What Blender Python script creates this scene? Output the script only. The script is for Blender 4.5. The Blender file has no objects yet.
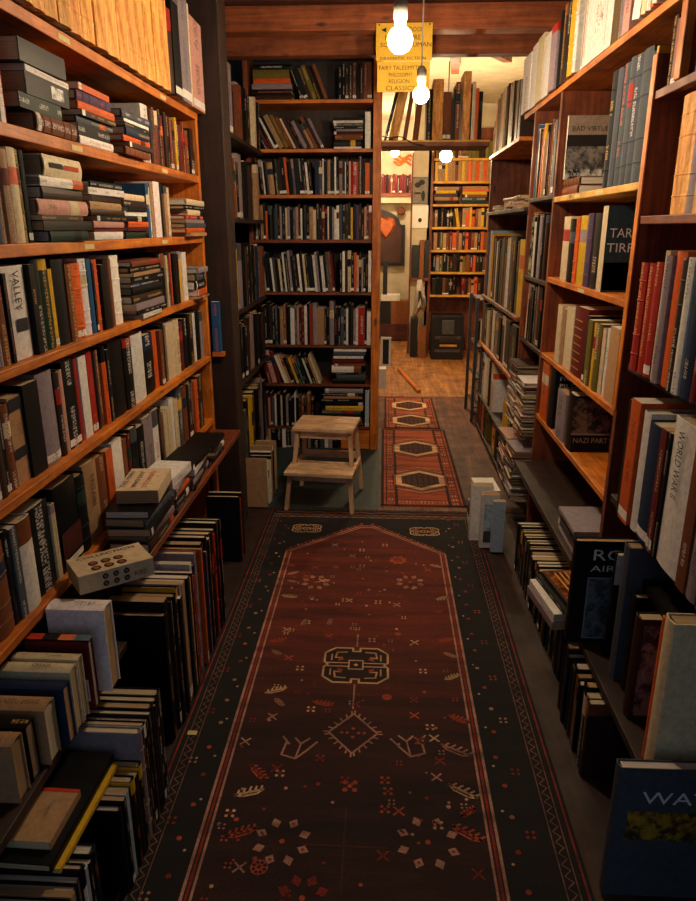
import bpy, math, random
from mathutils import Vector, Matrix, noise
from mathutils.bvhtree import BVHTree

random.seed(11)
SC = bpy.context.scene
COL = SC.collection

# ------------------------------------------------------------------ camera
F, CH = 700.0, 1.55
PIT = math.atan((450.5 - 228) / F)
YAW = math.atan((385 - 348) / F * math.cos(PIT))
FW = Vector((-math.sin(YAW) * math.cos(PIT), math.cos(YAW) * math.cos(PIT), -math.sin(PIT)))
RT = Vector((math.cos(YAW), math.sin(YAW), 0))
UP = RT.cross(FW)
CAM = Vector((0, 0, CH))
cd = bpy.data.cameras.new('camera')
cd.sensor_fit = 'VERTICAL'; cd.sensor_height = 36; cd.lens = 36 * F / 901; cd.clip_start = .02
co = bpy.data.objects.new('camera', cd); COL.objects.link(co)
co.matrix_world = Matrix(((RT.x, UP.x, -FW.x, CAM.x), (RT.y, UP.y, -FW.y, CAM.y), (RT.z, UP.z, -FW.z, CAM.z), (0, 0, 0, 1)))
SC.camera = co

def ray(px, py): return FW + RT * ((px - 348) / F) - UP * ((py - 450.5) / F)
def at_x(px, py, x): d = ray(px, py); return CAM + d * (x / d.x)
def at_y(px, py, y): d = ray(px, py); return CAM + d * (y / d.y)
def at_z(px, py, z): d = ray(px, py); return CAM + d * ((z - CH) / d.z)
def solve(px, fx=None, fy=None, z=0.0):
    """position along a horizontal shelf edge (X fixed -> Y, or Y fixed -> X) seen at image column px"""
    k = (px - 348) / F
    a = RT - FW * k                      # a . (P - CAM) = 0
    if fx is not None: return -(a.x * fx + a.z * (z - CH)) / a.y
    return -(a.y * fy + a.z * (z - CH)) / a.x

# ------------------------------------------------------------------ colours
def lin(h):
    r = []
    for i in (0, 2, 4):
        c = int(h[i:i + 2], 16) / 255
        r.append(c / 12.92 if c <= .04045 else ((c + .055) / 1.055) ** 2.4)
    return (r[0], r[1], r[2], 1.0)
PAL = dict(k='0d0e11', K='0b1118', n='35221b', T='7a462a', t='b08a66', c='dccaa6', w='eae6e2', m='948790', s='454c57',
           g='1b352c', G='2a6252', b='1c2c4a', B='2a5a8c', l='a9c0d8', r='64191c', R='a6281e', o='d65f24', y='dcae28',
           v='54405f', p='c8968a', O='6a6026', e='f2c07c')
CNAME = dict(k='black', K='blue-black', n='dark brown', T='brown', t='tan', c='cream', w='white', m='mauve-grey', s='slate grey',
             g='dark green', G='teal', b='navy', B='blue', l='pale blue', r='maroon', R='red', o='orange', y='yellow',
             v='purple', p='pink', O='olive', e='vellum')
LIN = {k: lin(v) for k, v in PAL.items()}
def jit(c, a=.12):
    f = 1 + random.uniform(-a, a)
    return tuple(max(0, min(1, x * f * (1 + random.uniform(-.04, .04)))) for x in c[:3]) + (1.0,)

# ------------------------------------------------------------------ materials
def newmat(name):
    m = bpy.data.materials.new(name); m.use_nodes = True
    nt = m.node_tree; nt.nodes.clear()
    o = nt.nodes.new('ShaderNodeOutputMaterial'); b = nt.nodes.new('ShaderNodeBsdfPrincipled')
    nt.links.new(b.outputs[0], o.inputs[0])
    return m, nt, b
def nd(nt, t, **kw):
    n = nt.nodes.new(t)
    for k, v in kw.items(): setattr(n, k, v)
    return n
def mth(nt, op, a, b=None, c=None):
    n = nd(nt, 'ShaderNodeMath', operation=op)
    for i, v in enumerate((a, b, c)):
        if v is None: continue
        if isinstance(v, (int, float)): n.inputs[i].default_value = v
        else: nt.links.new(v, n.inputs[i])
    return n.outputs[0]
def mix(nt, f, a, b, mode='MIX'):
    n = nd(nt, 'ShaderNodeMix', data_type='RGBA', blend_type=mode)
    for i, v in ((0, f), (6, a), (7, b)):
        if isinstance(v, (int, float)): n.inputs[i].default_value = v
        elif isinstance(v, tuple): n.inputs[i].default_value = v
        else: nt.links.new(v, n.inputs[i])
    return n.outputs[2]
def attr(nt, name):
    return nd(nt, 'ShaderNodeAttribute', attribute_type='GEOMETRY', attribute_name=name)
def noise_n(nt, vec, scale, detail=3, rough=.6):
    n = nd(nt, 'ShaderNodeTexNoise'); n.inputs['Scale'].default_value = scale
    n.inputs['Detail'].default_value = detail; n.inputs['Roughness'].default_value = rough
    if vec is not None: nt.links.new(vec, n.inputs['Vector'])
    return n
def ramp(nt, fac, stops):
    r = nd(nt, 'ShaderNodeValToRGB')
    el = r.color_ramp.elements
    while len(el) < len(stops): el.new(.5)
    for e, (p, c) in zip(el, stops): e.position = p; e.color = c if len(c) == 4 else (*c, 1)
    nt.links.new(fac, r.inputs[0])
    return r.outputs[0]
def bump(nt, b, h, strength=.3, dist=.002):
    n = nd(nt, 'ShaderNodeBump'); n.inputs['Strength'].default_value = strength; n.inputs['Distance'].default_value = dist
    nt.links.new(h, n.inputs['Height']); nt.links.new(n.outputs[0], b.inputs['Normal'])

def cover_material():
    m, nt, b = newmat('printed_book_cover')
    col, ink, par = attr(nt, 'col'), attr(nt, 'ink'), attr(nt, 'par')
    uv = nd(nt, 'ShaderNodeUVMap', uv_map='UVMap')
    s = nd(nt, 'ShaderNodeSeparateXYZ'); nt.links.new(uv.outputs[0], s.inputs[0])
    p = nd(nt, 'ShaderNodeSeparateColor'); nt.links.new(par.outputs['Color'], p.inputs[0])
    mode, seed, gloss, pitch = p.outputs[0], p.outputs[1], p.outputs[2], par.outputs['Alpha']
    u, v = s.outputs[0], s.outputs[1]
    ca = mth(nt, 'DIVIDE', v, pitch)
    glyph = nd(nt, 'ShaderNodeTexWhiteNoise', noise_dimensions='3D')
    cv = nd(nt, 'ShaderNodeCombineXYZ')
    nt.links.new(mth(nt, 'FLOOR', mth(nt, 'MULTIPLY', ca, 3.0)), cv.inputs[0])
    nt.links.new(mth(nt, 'FLOOR', mth(nt, 'MULTIPLY', u, 13.0)), cv.inputs[1])
    nt.links.new(mth(nt, 'MULTIPLY', seed, 97.0), cv.inputs[2])
    nt.links.new(cv.outputs[0], glyph.inputs['Vector'])
    g1 = mth(nt, 'GREATER_THAN', glyph.outputs[0], .38)
    gap = mth(nt, 'LESS_THAN', mth(nt, 'FRACT', ca), .76)
    word = nd(nt, 'ShaderNodeTexWhiteNoise', noise_dimensions='2D')
    wv = nd(nt, 'ShaderNodeCombineXYZ'); nt.links.new(mth(nt, 'FLOOR', mth(nt, 'DIVIDE', ca, 6.0)), wv.inputs[0]); nt.links.new(mth(nt, 'MULTIPLY', seed, 31.0), wv.inputs[1])
    nt.links.new(wv.outputs[0], word.inputs['Vector'])
    g2 = mth(nt, 'GREATER_THAN', word.outputs[0], .42)
    band = mth(nt, 'LESS_THAN', mth(nt, 'ABSOLUTE', mth(nt, 'SUBTRACT', u, .5)), .17)
    onspine = mth(nt, 'LESS_THAN', mth(nt, 'ABSOLUTE', mth(nt, 'SUBTRACT', mode, 1.0)), .4)
    mask = mth(nt, 'MULTIPLY', mth(nt, 'MULTIPLY', g1, gap), mth(nt, 'MULTIPLY', g2, mth(nt, 'MULTIPLY', band, onspine)))
    tc = nd(nt, 'ShaderNodeTexCoord')
    nz = noise_n(nt, tc.outputs['Object'], 55, 4, .7)
    wear = ramp(nt, nz.outputs[0], [(.3, (.72, .70, .68)), (.62, (1, 1, 1))])
    base = mix(nt, 1.0, col.outputs['Color'], wear, 'MULTIPLY')
    st = nd(nt, 'ShaderNodeMapping'); st.inputs['Scale'].default_value = (38, 38, 5); nt.links.new(tc.outputs['Object'], st.inputs[0])
    sn = noise_n(nt, st.outputs[0], 1.0, 4, .7)
    onv = mth(nt, 'GREATER_THAN', mode, 2.5)
    base = mix(nt, onv, base, mix(nt, 1.0, base, ramp(nt, sn.outputs[0], [(.3, (.42, .2, .08)), (.5, (.9, .72, .5)), (.66, (1.25, 1.2, 1.1))]), 'MULTIPLY'))
    # printed picture on jackets (mode 2)
    onpic = mth(nt, 'LESS_THAN', mth(nt, 'ABSOLUTE', mth(nt, 'SUBTRACT', mode, 2.0)), .4)
    nz2 = noise_n(nt, tc.outputs['Object'], 26, 5, .65)
    pic = ramp(nt, nz2.outputs[0], [(.42, (0, 0, 0)), (.56, (1, 1, 1))])
    f = mth(nt, 'MAXIMUM', mth(nt, 'MULTIPLY', mask, .6), mth(nt, 'MULTIPLY', onpic, pic))
    nt.links.new(mix(nt, f, base, ink.outputs['Color']), b.inputs['Base Color'])
    nt.links.new(mth(nt, 'SUBTRACT', .8, mth(nt, 'MULTIPLY', gloss, .52)), b.inputs['Roughness'])
    b.inputs['Specular IOR Level'].default_value = .2
    bump(nt, b, nz.outputs[0], .25, .001)
    return m
def pages_material():
    m, nt, b = newmat('paper_page_block')
    col = attr(nt, 'col')
    uv = nd(nt, 'ShaderNodeUVMap', uv_map='UVMap')
    mp = nd(nt, 'ShaderNodeMapping'); mp.inputs['Scale'].default_value = (900, 6, 1)
    nt.links.new(uv.outputs[0], mp.inputs[0])
    nz = noise_n(nt, mp.outputs[0], 1.0, 2)
    r = ramp(nt, nz.outputs[0], [(.35, (.55, .5, .45)), (.6, (1, 1, 1))])
    nt.links.new(mix(nt, 1.0, col.outputs['Color'], r, 'MULTIPLY'), b.inputs['Base Color'])
    b.inputs['Roughness'].default_value = .9
    bump(nt, b, nz.outputs[0], .3, .0006)
    return m
def wood_material(name, c1, c2, c3, rough=.42, scale=1.0, knots=True):
    m, nt, b = newmat(name)
    uv = nd(nt, 'ShaderNodeUVMap', uv_map='UVMap')
    mp = nd(nt, 'ShaderNodeMapping'); mp.inputs['Scale'].default_value = (2.2 * scale, 34 * scale, 1)
    nt.links.new(uv.outputs[0], mp.inputs[0])
    nz = noise_n(nt, mp.outputs[0], 1.0, 6, .62); nz.inputs['Distortion'].default_value = 1.2
    c = ramp(nt, nz.outputs[0], [(.3, lin(c1)), (.52, lin(c2)), (.72, lin(c3))])
    tc = nd(nt, 'ShaderNodeTexCoord')
    st = noise_n(nt, tc.outputs['Object'], 5.5, 4, .7)
    c = mix(nt, .75, c, ramp(nt, st.outputs[0], [(.33, (.42, .38, .36)), (.6, (1, 1, 1))]), 'MULTIPLY')
    if knots:
        vo = nd(nt, 'ShaderNodeTexVoronoi'); vo.inputs['Scale'].default_value = 1.0
        mp2 = nd(nt, 'ShaderNodeMapping'); mp2.inputs['Scale'].default_value = (3.2, 9, 1); nt.links.new(uv.outputs[0], mp2.inputs[0]); nt.links.new(mp2.outputs[0], vo.inputs['Vector'])
        c = mix(nt, ramp(nt, vo.outputs['Distance'], [(.05, (.85,) * 3), (.12, (0, 0, 0))]), c, lin('2a120a'))
    nt.links.new(c, b.inputs['Base Color'])
    nt.links.new(ramp(nt, st.outputs[0], [(.3, (rough + .2,) * 3), (.7, (rough,) * 3)]), b.inputs['Roughness'])
    bump(nt, b, nz.outputs[0], .25, .0015)
    return m
def plain(name, h, rough=.6, metal=0, var=.35, sc=18, bmp=.15):
    m, nt, b = newmat(name)
    tc = nd(nt, 'ShaderNodeTexCoord')
    nz = noise_n(nt, tc.outputs['Object'], sc, 4, .6)
    c = mix(nt, 1.0, lin(h), ramp(nt, nz.outputs[0], [(.3, (1 - var,) * 3), (.65, (1, 1, 1))]), 'MULTIPLY')
    nt.links.new(c, b.inputs['Base Color'])
    b.inputs['Roughness'].default_value = rough; b.inputs['Metallic'].default_value = metal
    bump(nt, b, nz.outputs[0], bmp, .002)
    return m
def rug_material():
    m, nt, b = newmat('woven_wool_pile')
    col = attr(nt, 'col')
    tc = nd(nt, 'ShaderNodeTexCoord')
    nz = noise_n(nt, tc.outputs['Object'], 420, 3, .7)
    mp = nd(nt, 'ShaderNodeMapping'); mp.inputs['Scale'].default_value = (1.2, 9, 1); nt.links.new(tc.outputs['Object'], mp.inputs[0])
    ab = noise_n(nt, mp.outputs[0], 1.6, 4, .6)
    c = mix(nt, 1.0, col.outputs['Color'], ramp(nt, nz.outputs[0], [(.34, (.35, .33, .33)), (.62, (1.15, 1.1, 1.05))]), 'MULTIPLY')
    c = mix(nt, .8, c, ramp(nt, ab.outputs[0], [(.36, (.38, .3, .28)), (.6, (1.25, 1.12, 1))]), 'MULTIPLY')
    wn = noise_n(nt, tc.outputs['Object'], 34, 5, .8)
    c = mix(nt, ramp(nt, wn.outputs[0], [(.60, (0, 0, 0)), (.70, (.55,) * 3)]), c, lin('2a1614'))
    nt.links.new(c, b.inputs['Base Color']); b.inputs['Roughness'].default_value = .95
    bump(nt, b, nz.outputs[0], .7, .004)
    return m
def emis(name, col, s):
    m, nt, b = newmat(name)
    b.inputs['Base Color'].default_value = (1, .9, .7, 1)
    b.inputs['Emission Color'].default_value = col; b.inputs['Emission Strength'].default_value = s
    return m

M_COVER, M_PAGES, M_RUG = cover_material(), pages_material(), rug_material()
M_PINE = wood_material('varnished_pine', 'a4500c', 'd8781a', 'e8952e', .45)
M_BROWN = wood_material('red_brown_stained_wood', '55240f', '7c3a18', '985024', .48)
M_DARKW = wood_material('dark_old_wood', '1e110c', '2e1a12', '40261a', .55)
M_BEAM = wood_material('rough_beam_timber', '6a3014', '924a20', 'ac602c', .6, .8)
M_STOOL = wood_material('raw_birch', 'c08e64', 'e6bf94', 'f2d8b4', .6, 1.4, False)
M_YELLOWW = wood_material('yellow_lacquered_wood', 'b07a1c', 'dca026', 'e8b640', .4)
M_FLOOR = wood_material('worn_floorboards', '20120c', '321c12', '46281a', .6, .6)
M_WALL = plain('aged_plaster', 'cdbfa4', .85, 0, .25, 6)
M_DWALL = plain('dark_painted_wall', '251d1a', .8, 0, .3, 6)
M_CEIL = wood_material('ceiling_boards', '3a1a10', '542616', '6a3420', .7, .6)
M_WHITE = plain('white_plastic', 'e6e2da', .4, 0, .1)
M_BLACK = plain('black_plastic', '101113', .4, 0, .2)
M_CORD = plain('grey_cable', '8a8680', .5, 0, .1)
M_SIGN = plain('yellow_card', 'e0b030', .75, 0, .15, 30)
M_INK = plain('marker_ink', '241410', .7, 0, .1)
M_LABEL = plain('paper_label', 'd8c48a', .8, 0, .2, 60)
M_GREYM = plain('grey_metal', '5c5c60', .45, .6, .3)
M_CLOTH = plain('pale_cloth', 'bdb4b0', .9, 0, .3, 12, .5)
M_BULB = emis('lit_bulb_glass', (1, .75, .47, 1), 640)
M_BULB_DIM = emis('second_bulb_glass', (1, .75, .47, 1), 480)
M_BULB_FAR = emis('far_bulb_glass', (1, .72, .40, 1), 800)
M_SOCKET = plain('grey_bakelite', '6a6660', .6, 0, .1)
M_CARD = plain('brown_cardboard', '8a5028', .8, 0, .3)
M_GREENF = plain('blue_green_floor_paint', '26383a', .7, 0, .4, 14)

# ------------------------------------------------------------------ mesh helper
class Mb:
    def __init__(s): s.v = []; s.f = []; s.c = []; s.i = []; s.p = []; s.u = []; s.m = []
    def face(s, pts, col=(.5, .5, .5, 1), uv=None, ink=(0, 0, 0, 1), par=(0, 0, 0, .01), mi=0):
        n = len(s.v); s.v += [tuple(p) for p in pts]; s.f.append(tuple(range(n, n + len(pts))))
        s.c.append(col); s.i.append(ink); s.p.append(par); s.u.append(uv or [(0, 0)] * len(pts)); s.m.append(mi)
    def idx(s, pts): n = len(s.v); s.v += [tuple(p) for p in pts]; return n
    def fi(s, ids, col, uv=None, ink=(0, 0, 0, 1), par=(0, 0, 0, .01), mi=0):
        s.f.append(tuple(ids)); s.c.append(col); s.i.append(ink); s.p.append(par); s.u.append(uv or [(0, 0)] * len(ids)); s.m.append(mi)
    def add(s, o, M=None):
        n = len(s.v)
        s.v += [tuple(M @ Vector(p)) for p in o.v] if M is not None else o.v
        s.f += [tuple(a + n for a in f) for f in o.f]
        s.c += o.c; s.i += o.i; s.p += o.p; s.u += o.u; s.m += o.m
    def box(s, x0, y0, z0, x1, y1, z1, col=(.5, .5, .5, 1), bev=0.0, mi=0):
        ex = (x1 - x0, y1 - y0, z1 - z0)
        L = max(range(3), key=lambda k: ex[k])
        off = random.uniform(0, 7)
        P = [(x, y, z) for z in (z0, z1) for y in (y0, y1) for x in (x0, x1)]
        n = s.idx(P)
        for q in ((0, 2, 3, 1), (4, 5, 7, 6), (0, 1, 5, 4), (2, 6, 7, 3), (0, 4, 6, 2), (1, 3, 7, 5)):
            uv = []
            for a in q:
                p = P[a]; o2 = [p[k] for k in range(3) if k != L]
                uv.append((p[L] + off, o2[0] + o2[1] + off))
            s.fi([n + a for a in q], col, uv, mi=mi)
    def tube(s, a, b, r0, r1=None, n=10, col=(.5, .5, .5, 1), mi=0, caps=True):
        a, b = Vector(a), Vector(b); r1 = r0 if r1 is None else r1
        d = (b - a).normalized(); x = d.orthogonal().normalized(); y = d.cross(x)
        k = s.idx([a + (x * math.cos(t) + y * math.sin(t)) * r0 for t in [i * 2 * math.pi / n for i in range(n)]]
                  + [b + (x * math.cos(t) + y * math.sin(t)) * r1 for t in [i * 2 * math.pi / n for i in range(n)]])
        for i in range(n): s.fi([k + i, k + (i + 1) % n, k + n + (i + 1) % n, k + n + i], col, mi=mi)
        if caps: s.fi([k + i for i in reversed(range(n))], col, mi=mi); s.fi([k + n + i for i in range(n)], col, mi=mi)
    def lathe(s, c, prof, n=20, mi=0, col=(.5, .5, .5, 1)):
        c = Vector(c); rings = []
        for r, z in prof: rings.append(s.idx([c + Vector((r * math.cos(i * 2 * math.pi / n), r * math.sin(i * 2 * math.pi / n), z)) for i in range(n)]))
        for a, b in zip(rings, rings[1:]):
            for i in range(n): s.fi([a + i, a + (i + 1) % n, b + (i + 1) % n, b + i], col, mi=mi)
    def mesh(s, name, mats, smooth=False):
        me = bpy.data.meshes.new(name)
        me.from_pydata(s.v, [], s.f)
        for nm, dat in (('col', s.c), ('ink', s.i), ('par', s.p)):
            a = me.attributes.new(nm, 'FLOAT_COLOR', 'FACE'); a.data.foreach_set('color', [x for c in dat for x in c])
        ul = me.uv_layers.new(name='UVMap'); ul.data.foreach_set('uv', [x for f in s.u for q in f for x in q])
        for m in mats: me.materials.append(m)
        if len(mats) > 1: me.polygons.foreach_set('material_index', s.m)
        if smooth: me.polygons.foreach_set('use_smooth', [True] * len(s.f))
        me.update()
        return me
    def build(s, name, mats, parent=None, smooth=False, M=None):
        if not isinstance(mats, (list, tuple)): mats = [mats]
        o = bpy.data.objects.new(name, s.mesh(name, mats, smooth)); COL.objects.link(o)
        if parent is not None: o.parent = parent
        if M is not None: o.matrix_world = M
        OCC.append(o)
        return o
OCC = []      # everything solid, for the visibility count
def bevel(o, w=.002, seg=2):
    m = o.modifiers.new('soft_edges', 'BEVEL'); m.width = w; m.segments = seg; m.limit_method = 'ANGLE'
    return o
def empty(name, loc, label, cat, group=None, rz=0):
    o = bpy.data.objects.new(name, None); COL.objects.link(o); o.location = loc; o.rotation_euler = (0, 0, rz)
    o.empty_display_size = .05
    o['label'] = label; o['category'] = cat
    if group: o['group'] = group
    return o
def tag(o, label, cat, group=None):
    o['label'] = label; o['category'] = cat
    if group: o['group'] = group
    return o
def struct(o): o['kind'] = 'structure'; return o
def simple_box(name, b, mat, parent=None, bev=.0):
    m = Mb(); m.box(*b); o = m.build(name, mat, parent)
    if bev: bevel(o, bev)
    return o

# text as filled mesh polygons: list of triangles/quads in (x,y) with height 1
_tc = {}
def text_polys(txt):
    if txt in _tc: return _tc[txt]
    cu = bpy.data.curves.new('t', 'FONT'); cu.body = txt; cu.size = 1; cu.resolution_u = 2; cu.align_x = 'LEFT'
    ob = bpy.data.objects.new('t', cu); COL.objects.link(ob)
    dg = bpy.context.evaluated_depsgraph_get(); dg.update()
    me = bpy.data.meshes.new_from_object(ob.evaluated_get(dg))
    V = [(v.co.x, v.co.y) for v in me.vertices]; P = [tuple(p.vertices) for p in me.polygons]
    bpy.data.objects.remove(ob); bpy.data.curves.remove(cu); bpy.data.meshes.remove(me)
    w = max([v[0] for v in V] or [1])
    _tc[txt] = (V, P, w); return _tc[txt]
def add_text(m, txt, org, right, up, size, col, width=None, mi=0, lift=.0006, stretch=1.0):
    V, P, w = text_polys(txt)
    sx = size * stretch
    if width: sx = width / w
    org, right, up = Vector(org), Vector(right).normalized(), Vector(up).normalized()
    nrm = right.cross(up) * lift
    n = m.idx([org + nrm + right * x * sx + up * y * size for x, y in V])
    for p in P: m.fi([n + a for a in p], col, mi=mi)
def add_rect(m, org, right, up, w, h, col, lift=.0004, ink=None, par=(0, 0, 0, .01), mi=0):
    org, right, up = Vector(org), Vector(right).normalized(), Vector(up).normalized()
    org = org + right.cross(up) * lift
    m.face([org, org + right * w, org + right * w + up * h, org + up * h], col, [(0, 0), (1, 0), (1, 1), (0, 1)], ink or col, par, mi)

# ------------------------------------------------------------------ books
BOOKS = []
def book_shape(t, h, d, style, col, bands, ink, pagec, seed, gloss, mode_cover=0, lab=None, plain_ok=True):
    """local space: spine faces -y, thickness x, height z, base at z=0"""
    cov, pg = Mb(), Mb()
    hard = style in 'hj'
    bt = min(.0026 if hard else .0011, t * .2)
    bul = {'h': .16, 'j': .13, 'p': .02}[style] * min(t, .05)
    ns = 6 if t > .03 else 4
    x0, x1 = -t / 2, t / 2
    outer = [(x0, d)] + [(x0 + t * i / ns, bul * (1 - math.sin(math.pi * (.08 + .84 * i / ns))) ) for i in range(ns + 1)] + [(x1, d)]
    outer = [(a, (b if 0 < k < len(outer) - 1 else d)) for k, (a, b) in enumerate(outer)]
    inner = [(x0 + bt, d)] + [(x0 + bt + (t - 2 * bt) * i / ns, outer[i + 1][1] + bt * 1.3 + (.0 if 0 < i < ns else .0)) for i in range(ns + 1)] + [(x1 - bt, d)]
    zs = [0.0] + [b[0] * h for b in bands] + [h]
    bc = [col] + [b[1] for b in bands]
    n = len(outer)
    ribs = style == 'h' and seed > .55 and t > .022
    levels = []
    for zi in range(len(zs) - 1):
        a, b = zs[zi], zs[zi + 1]
        levels.append((a, bc[zi]))
    levels.append((h, None))
    rings_o = [cov.idx([(x, y, z) for x, y in outer]) for z, _ in levels]
    rings_i = [cov.idx([(x, y, z) for x, y in inner]) for z in (0, h)]
    pitch = max(.0035, min(t * .26, .010)) * (1.0 if style != 'h' else .8)
    txt = 1 if (random.random() < (.55 if t > .012 else .3) and plain_ok) else 0
    for li in range(len(levels) - 1):
        z0, c = levels[li]; z1 = levels[li + 1][0]
        ro, r2 = rings_o[li], rings_o[li + 1]
        for k in range(n - 1):
            side = k == 0 or k == n - 2
            u0, u1 = (k - 1) / ns, k / ns
            if side:
                cov.fi([ro + k, ro + k + 1, r2 + k + 1, r2 + k], c if style == 'j' and len(bands) == 1 and mode_cover == 0 else col, [(0, z0), (1, z0), (1, z1), (0, z1)], ink, (mode_cover, seed, gloss, pitch))
            else:
                cov.fi([ro + k, ro + k + 1, r2 + k + 1, r2 + k], c, [(u0, z0), (u1, z0), (u1, z1), (u0, z1)], ink, (txt, seed, gloss, pitch))
    for k in range(n - 1):
        a, b = rings_i; cov.fi([a + k + 1, a + k, b + k, b + k + 1], col)
        o0, o1 = rings_o[0], rings_o[-1]
        cov.fi([o0 + k + 1, o0 + k, a + k, a + k + 1], col); cov.fi([o1 + k, o1 + k + 1, b + k + 1, b + k], col)
    o0, o1 = rings_o[0], rings_o[-1]; a, b = rings_i
    cov.fi([o0, o1, b, a], col); cov.fi([o0 + n - 1, a + n - 1, b + n - 1, o1 + n - 1], col)
    if ribs:
        for zf in (.16, .34, .66, .84):
            z = zf * h
            for k in range(ns):
                (xa, ya), (xb, yb) = outer[k + 1], outer[k + 2]
                e = .0022
                cov.face([(xa, ya - .0003, z - .003), (xb, yb - .0003, z - .003), (xb, yb - e, z), (xa, ya - e, z)], tuple(q * 1.1 for q in col[:3]) + (1,), ink=ink, par=(0, seed, gloss, pitch))
                cov.face([(xa, ya - e, z), (xb, yb - e, z), (xb, yb - .0003, z + .003), (xa, ya - .0003, z + .003)], col, ink=ink, par=(0, seed, gloss, pitch))
    if lab:      # paper label / band block on the spine
        za, zb, lc = lab
        for k in range(ns):
            (xa, ya), (xb, yb) = outer[k + 1], outer[k + 2]
            cov.face([(xa, ya - .0005, za * h), (xb, yb - .0005, za * h), (xb, yb - .0005, zb * h), (xa, ya - .0005, zb * h)], lc,
                     [(k / ns, za * h), ((k + 1) / ns, za * h), ((k + 1) / ns, zb * h), (k / ns, zb * h)], (.02, .02, .02, 1), (1, seed, gloss, pitch))
    # page block
    it = .0035 if hard else .0003
    X0, X1, Y0, Y1, Z0, Z1 = x0 + bt * 1.02, x1 - bt * 1.02, bul + bt * 2.2, d - it, it, h - it
    P = [(x, y, z) for z in (Z0, Z1) for y in (Y0, Y1) for x in (X0, X1)]
    k = pg.idx(P)
    for q in ((0, 2, 3, 1), (4, 5, 7, 6), (0, 1, 5, 4), (2, 6, 7, 3), (0, 4, 6, 2), (1, 3, 7, 5)):
        pg.fi([k + a for a in q], pagec, [(P[a][0], P[a][1] + P[a][2]) for a in q])
    return cov, pg

R90 = math.pi / 2
FACE_ROT = {'L': R90, 'R': -R90, 'B': 0.0}
STYLE_W = {'h': 'hardback', 'j': 'jacketed book', 'p': 'paperback'}
def new_book(t, h, d, code, M, where, nth, opts='', deco=None, desc=None, mags=False, note=None):
    col = jit(LIN[code])
    seed = random.random()
    lum = sum(col[:3]) / 3
    style = 'p' if t < .016 or mags else random.choice('hjjp' if code in 'kKwbBosRcym' else 'hhjp')
    if code == 'e': style = 'h'
    for s_ in 'hjp':
        if s_ in opts: style = s_
    ink = random.choice([(.02, .02, .025, 1)] * 3 + [(.35, .03, .02, 1), (.03, .06, .2, 1)]) if lum > .22 else random.choice([(.75, .72, .68, 1)] * 3 + [(.7, .42, .12, 1)] * 2 + [(.6, .12, .05, 1), (.6, .5, .3, 1)])
    bands, lab = [], None
    r = random.random()
    if style == 'j' and r < .4 and code != 'e':
        c2 = jit(LIN[random.choice('kwcRbosTmky')])
        a = random.choice([.74, .8, .85, .88]); bands = [(a, c2)]
        if r < .15: bands = [(.62, c2), (.8, col)]
    elif style == 'h' and r < .3 and code != 'e': lab = (.62, .8, jit(LIN[random.choice('Rrkcgb')]))
    elif r < .42 and t > .012 and code != 'e': lab = (.03, .11, jit(LIN['w']))
    gloss = {'h': .25, 'j': .75, 'p': .6}[style] * random.uniform(.6, 1.1)
    pagec = jit(lin(random.choice(['cdb994', 'd9ccb0', 'b89a72', 'd6cfc2', 'a98a64'])))
    if deco or desc: bands, lab = [], None
    cov, pg = book_shape(t, h, d, style, col, bands, ink, pagec, seed, gloss, 2 if 'F' in opts else 0, lab, code != 'e' and not (deco and 'F' not in opts))
    if code == 'e': cov.p = [(3, seed, .35, .01)] * len(cov.p)
    if deco: deco(cov, t, h, d)
    BOOKS.append(dict(t=t, h=h, d=d, code=code, M=M, where=where, nth=nth, cov=cov, pg=pg, style=style, desc=desc, mag=mags, hit=0, prev='', next='', note=note))
    return BOOKS[-1]

def frame(kind, face, s, z):
    """matrix whose local x runs along the shelf, -y points out of it"""
    if kind == 'B': loc = (s, face, z)
    else: loc = (face, s, z)
    return Matrix.Translation(loc) @ Matrix.Rotation(FACE_ROT[kind], 4, 'Z')
def spos(kind, face, z, px):
    if kind == 'L' and -.9 < face < -.818: face = -.866
    return solve(px, fy=face, z=z) if kind == 'B' else solve(px, fx=face, z=z)

def parse(tok):
    """code width[/height][<tilt or >tilt][flags]"""
    code = tok[0]; rest = tok[1:]; h = None; tilt = 0; opts = ''
    num = ''
    i = 0
    while i < len(rest) and (rest[i].isdigit() or rest[i] == '.'): num += rest[i]; i += 1
    w = float(num or 4)
    while i < len(rest):
        c = rest[i]; i += 1; n = ''
        while i < len(rest) and (rest[i].isdigit() or rest[i] == '.'): n += rest[i]; i += 1
        if c == '/': h = float(n)
        elif c == '<': tilt = -float(n)
        elif c == '>': tilt = float(n)
        else: opts += c
    return code, w, h, tilt, opts
def fill_to(tk, span):
    W = 0
    for t in tk.split(): W += parse(t)[1]
    f = span / (W / 1000); out = []
    for t in tk.split():
        c, w, h, tl, o = parse(t); n_ = str(w if w % 1 else int(w)); i = 1
        while i < len(t) and (t[i].isdigit() or t[i] == '.'): i += 1
        out.append(t[0] + '%.2f' % (w * f) + t[i:])
    return ' '.join(out)
LAST = {}
def inside(kind, face, s, dep=.05): return (s, face + dep) if kind == 'B' else ((face - dep, s) if kind == 'L' else (face + dep, s))
def clear_above(kind, face, s, z):
    x, y = inside(kind, face, s); g = 9
    for b in BOARDS:
        if b[0] <= x <= b[3] and b[1] <= y <= b[4] and b[2] > z + .02: g = min(g, b[2] - z)
    return g - .003
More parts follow.
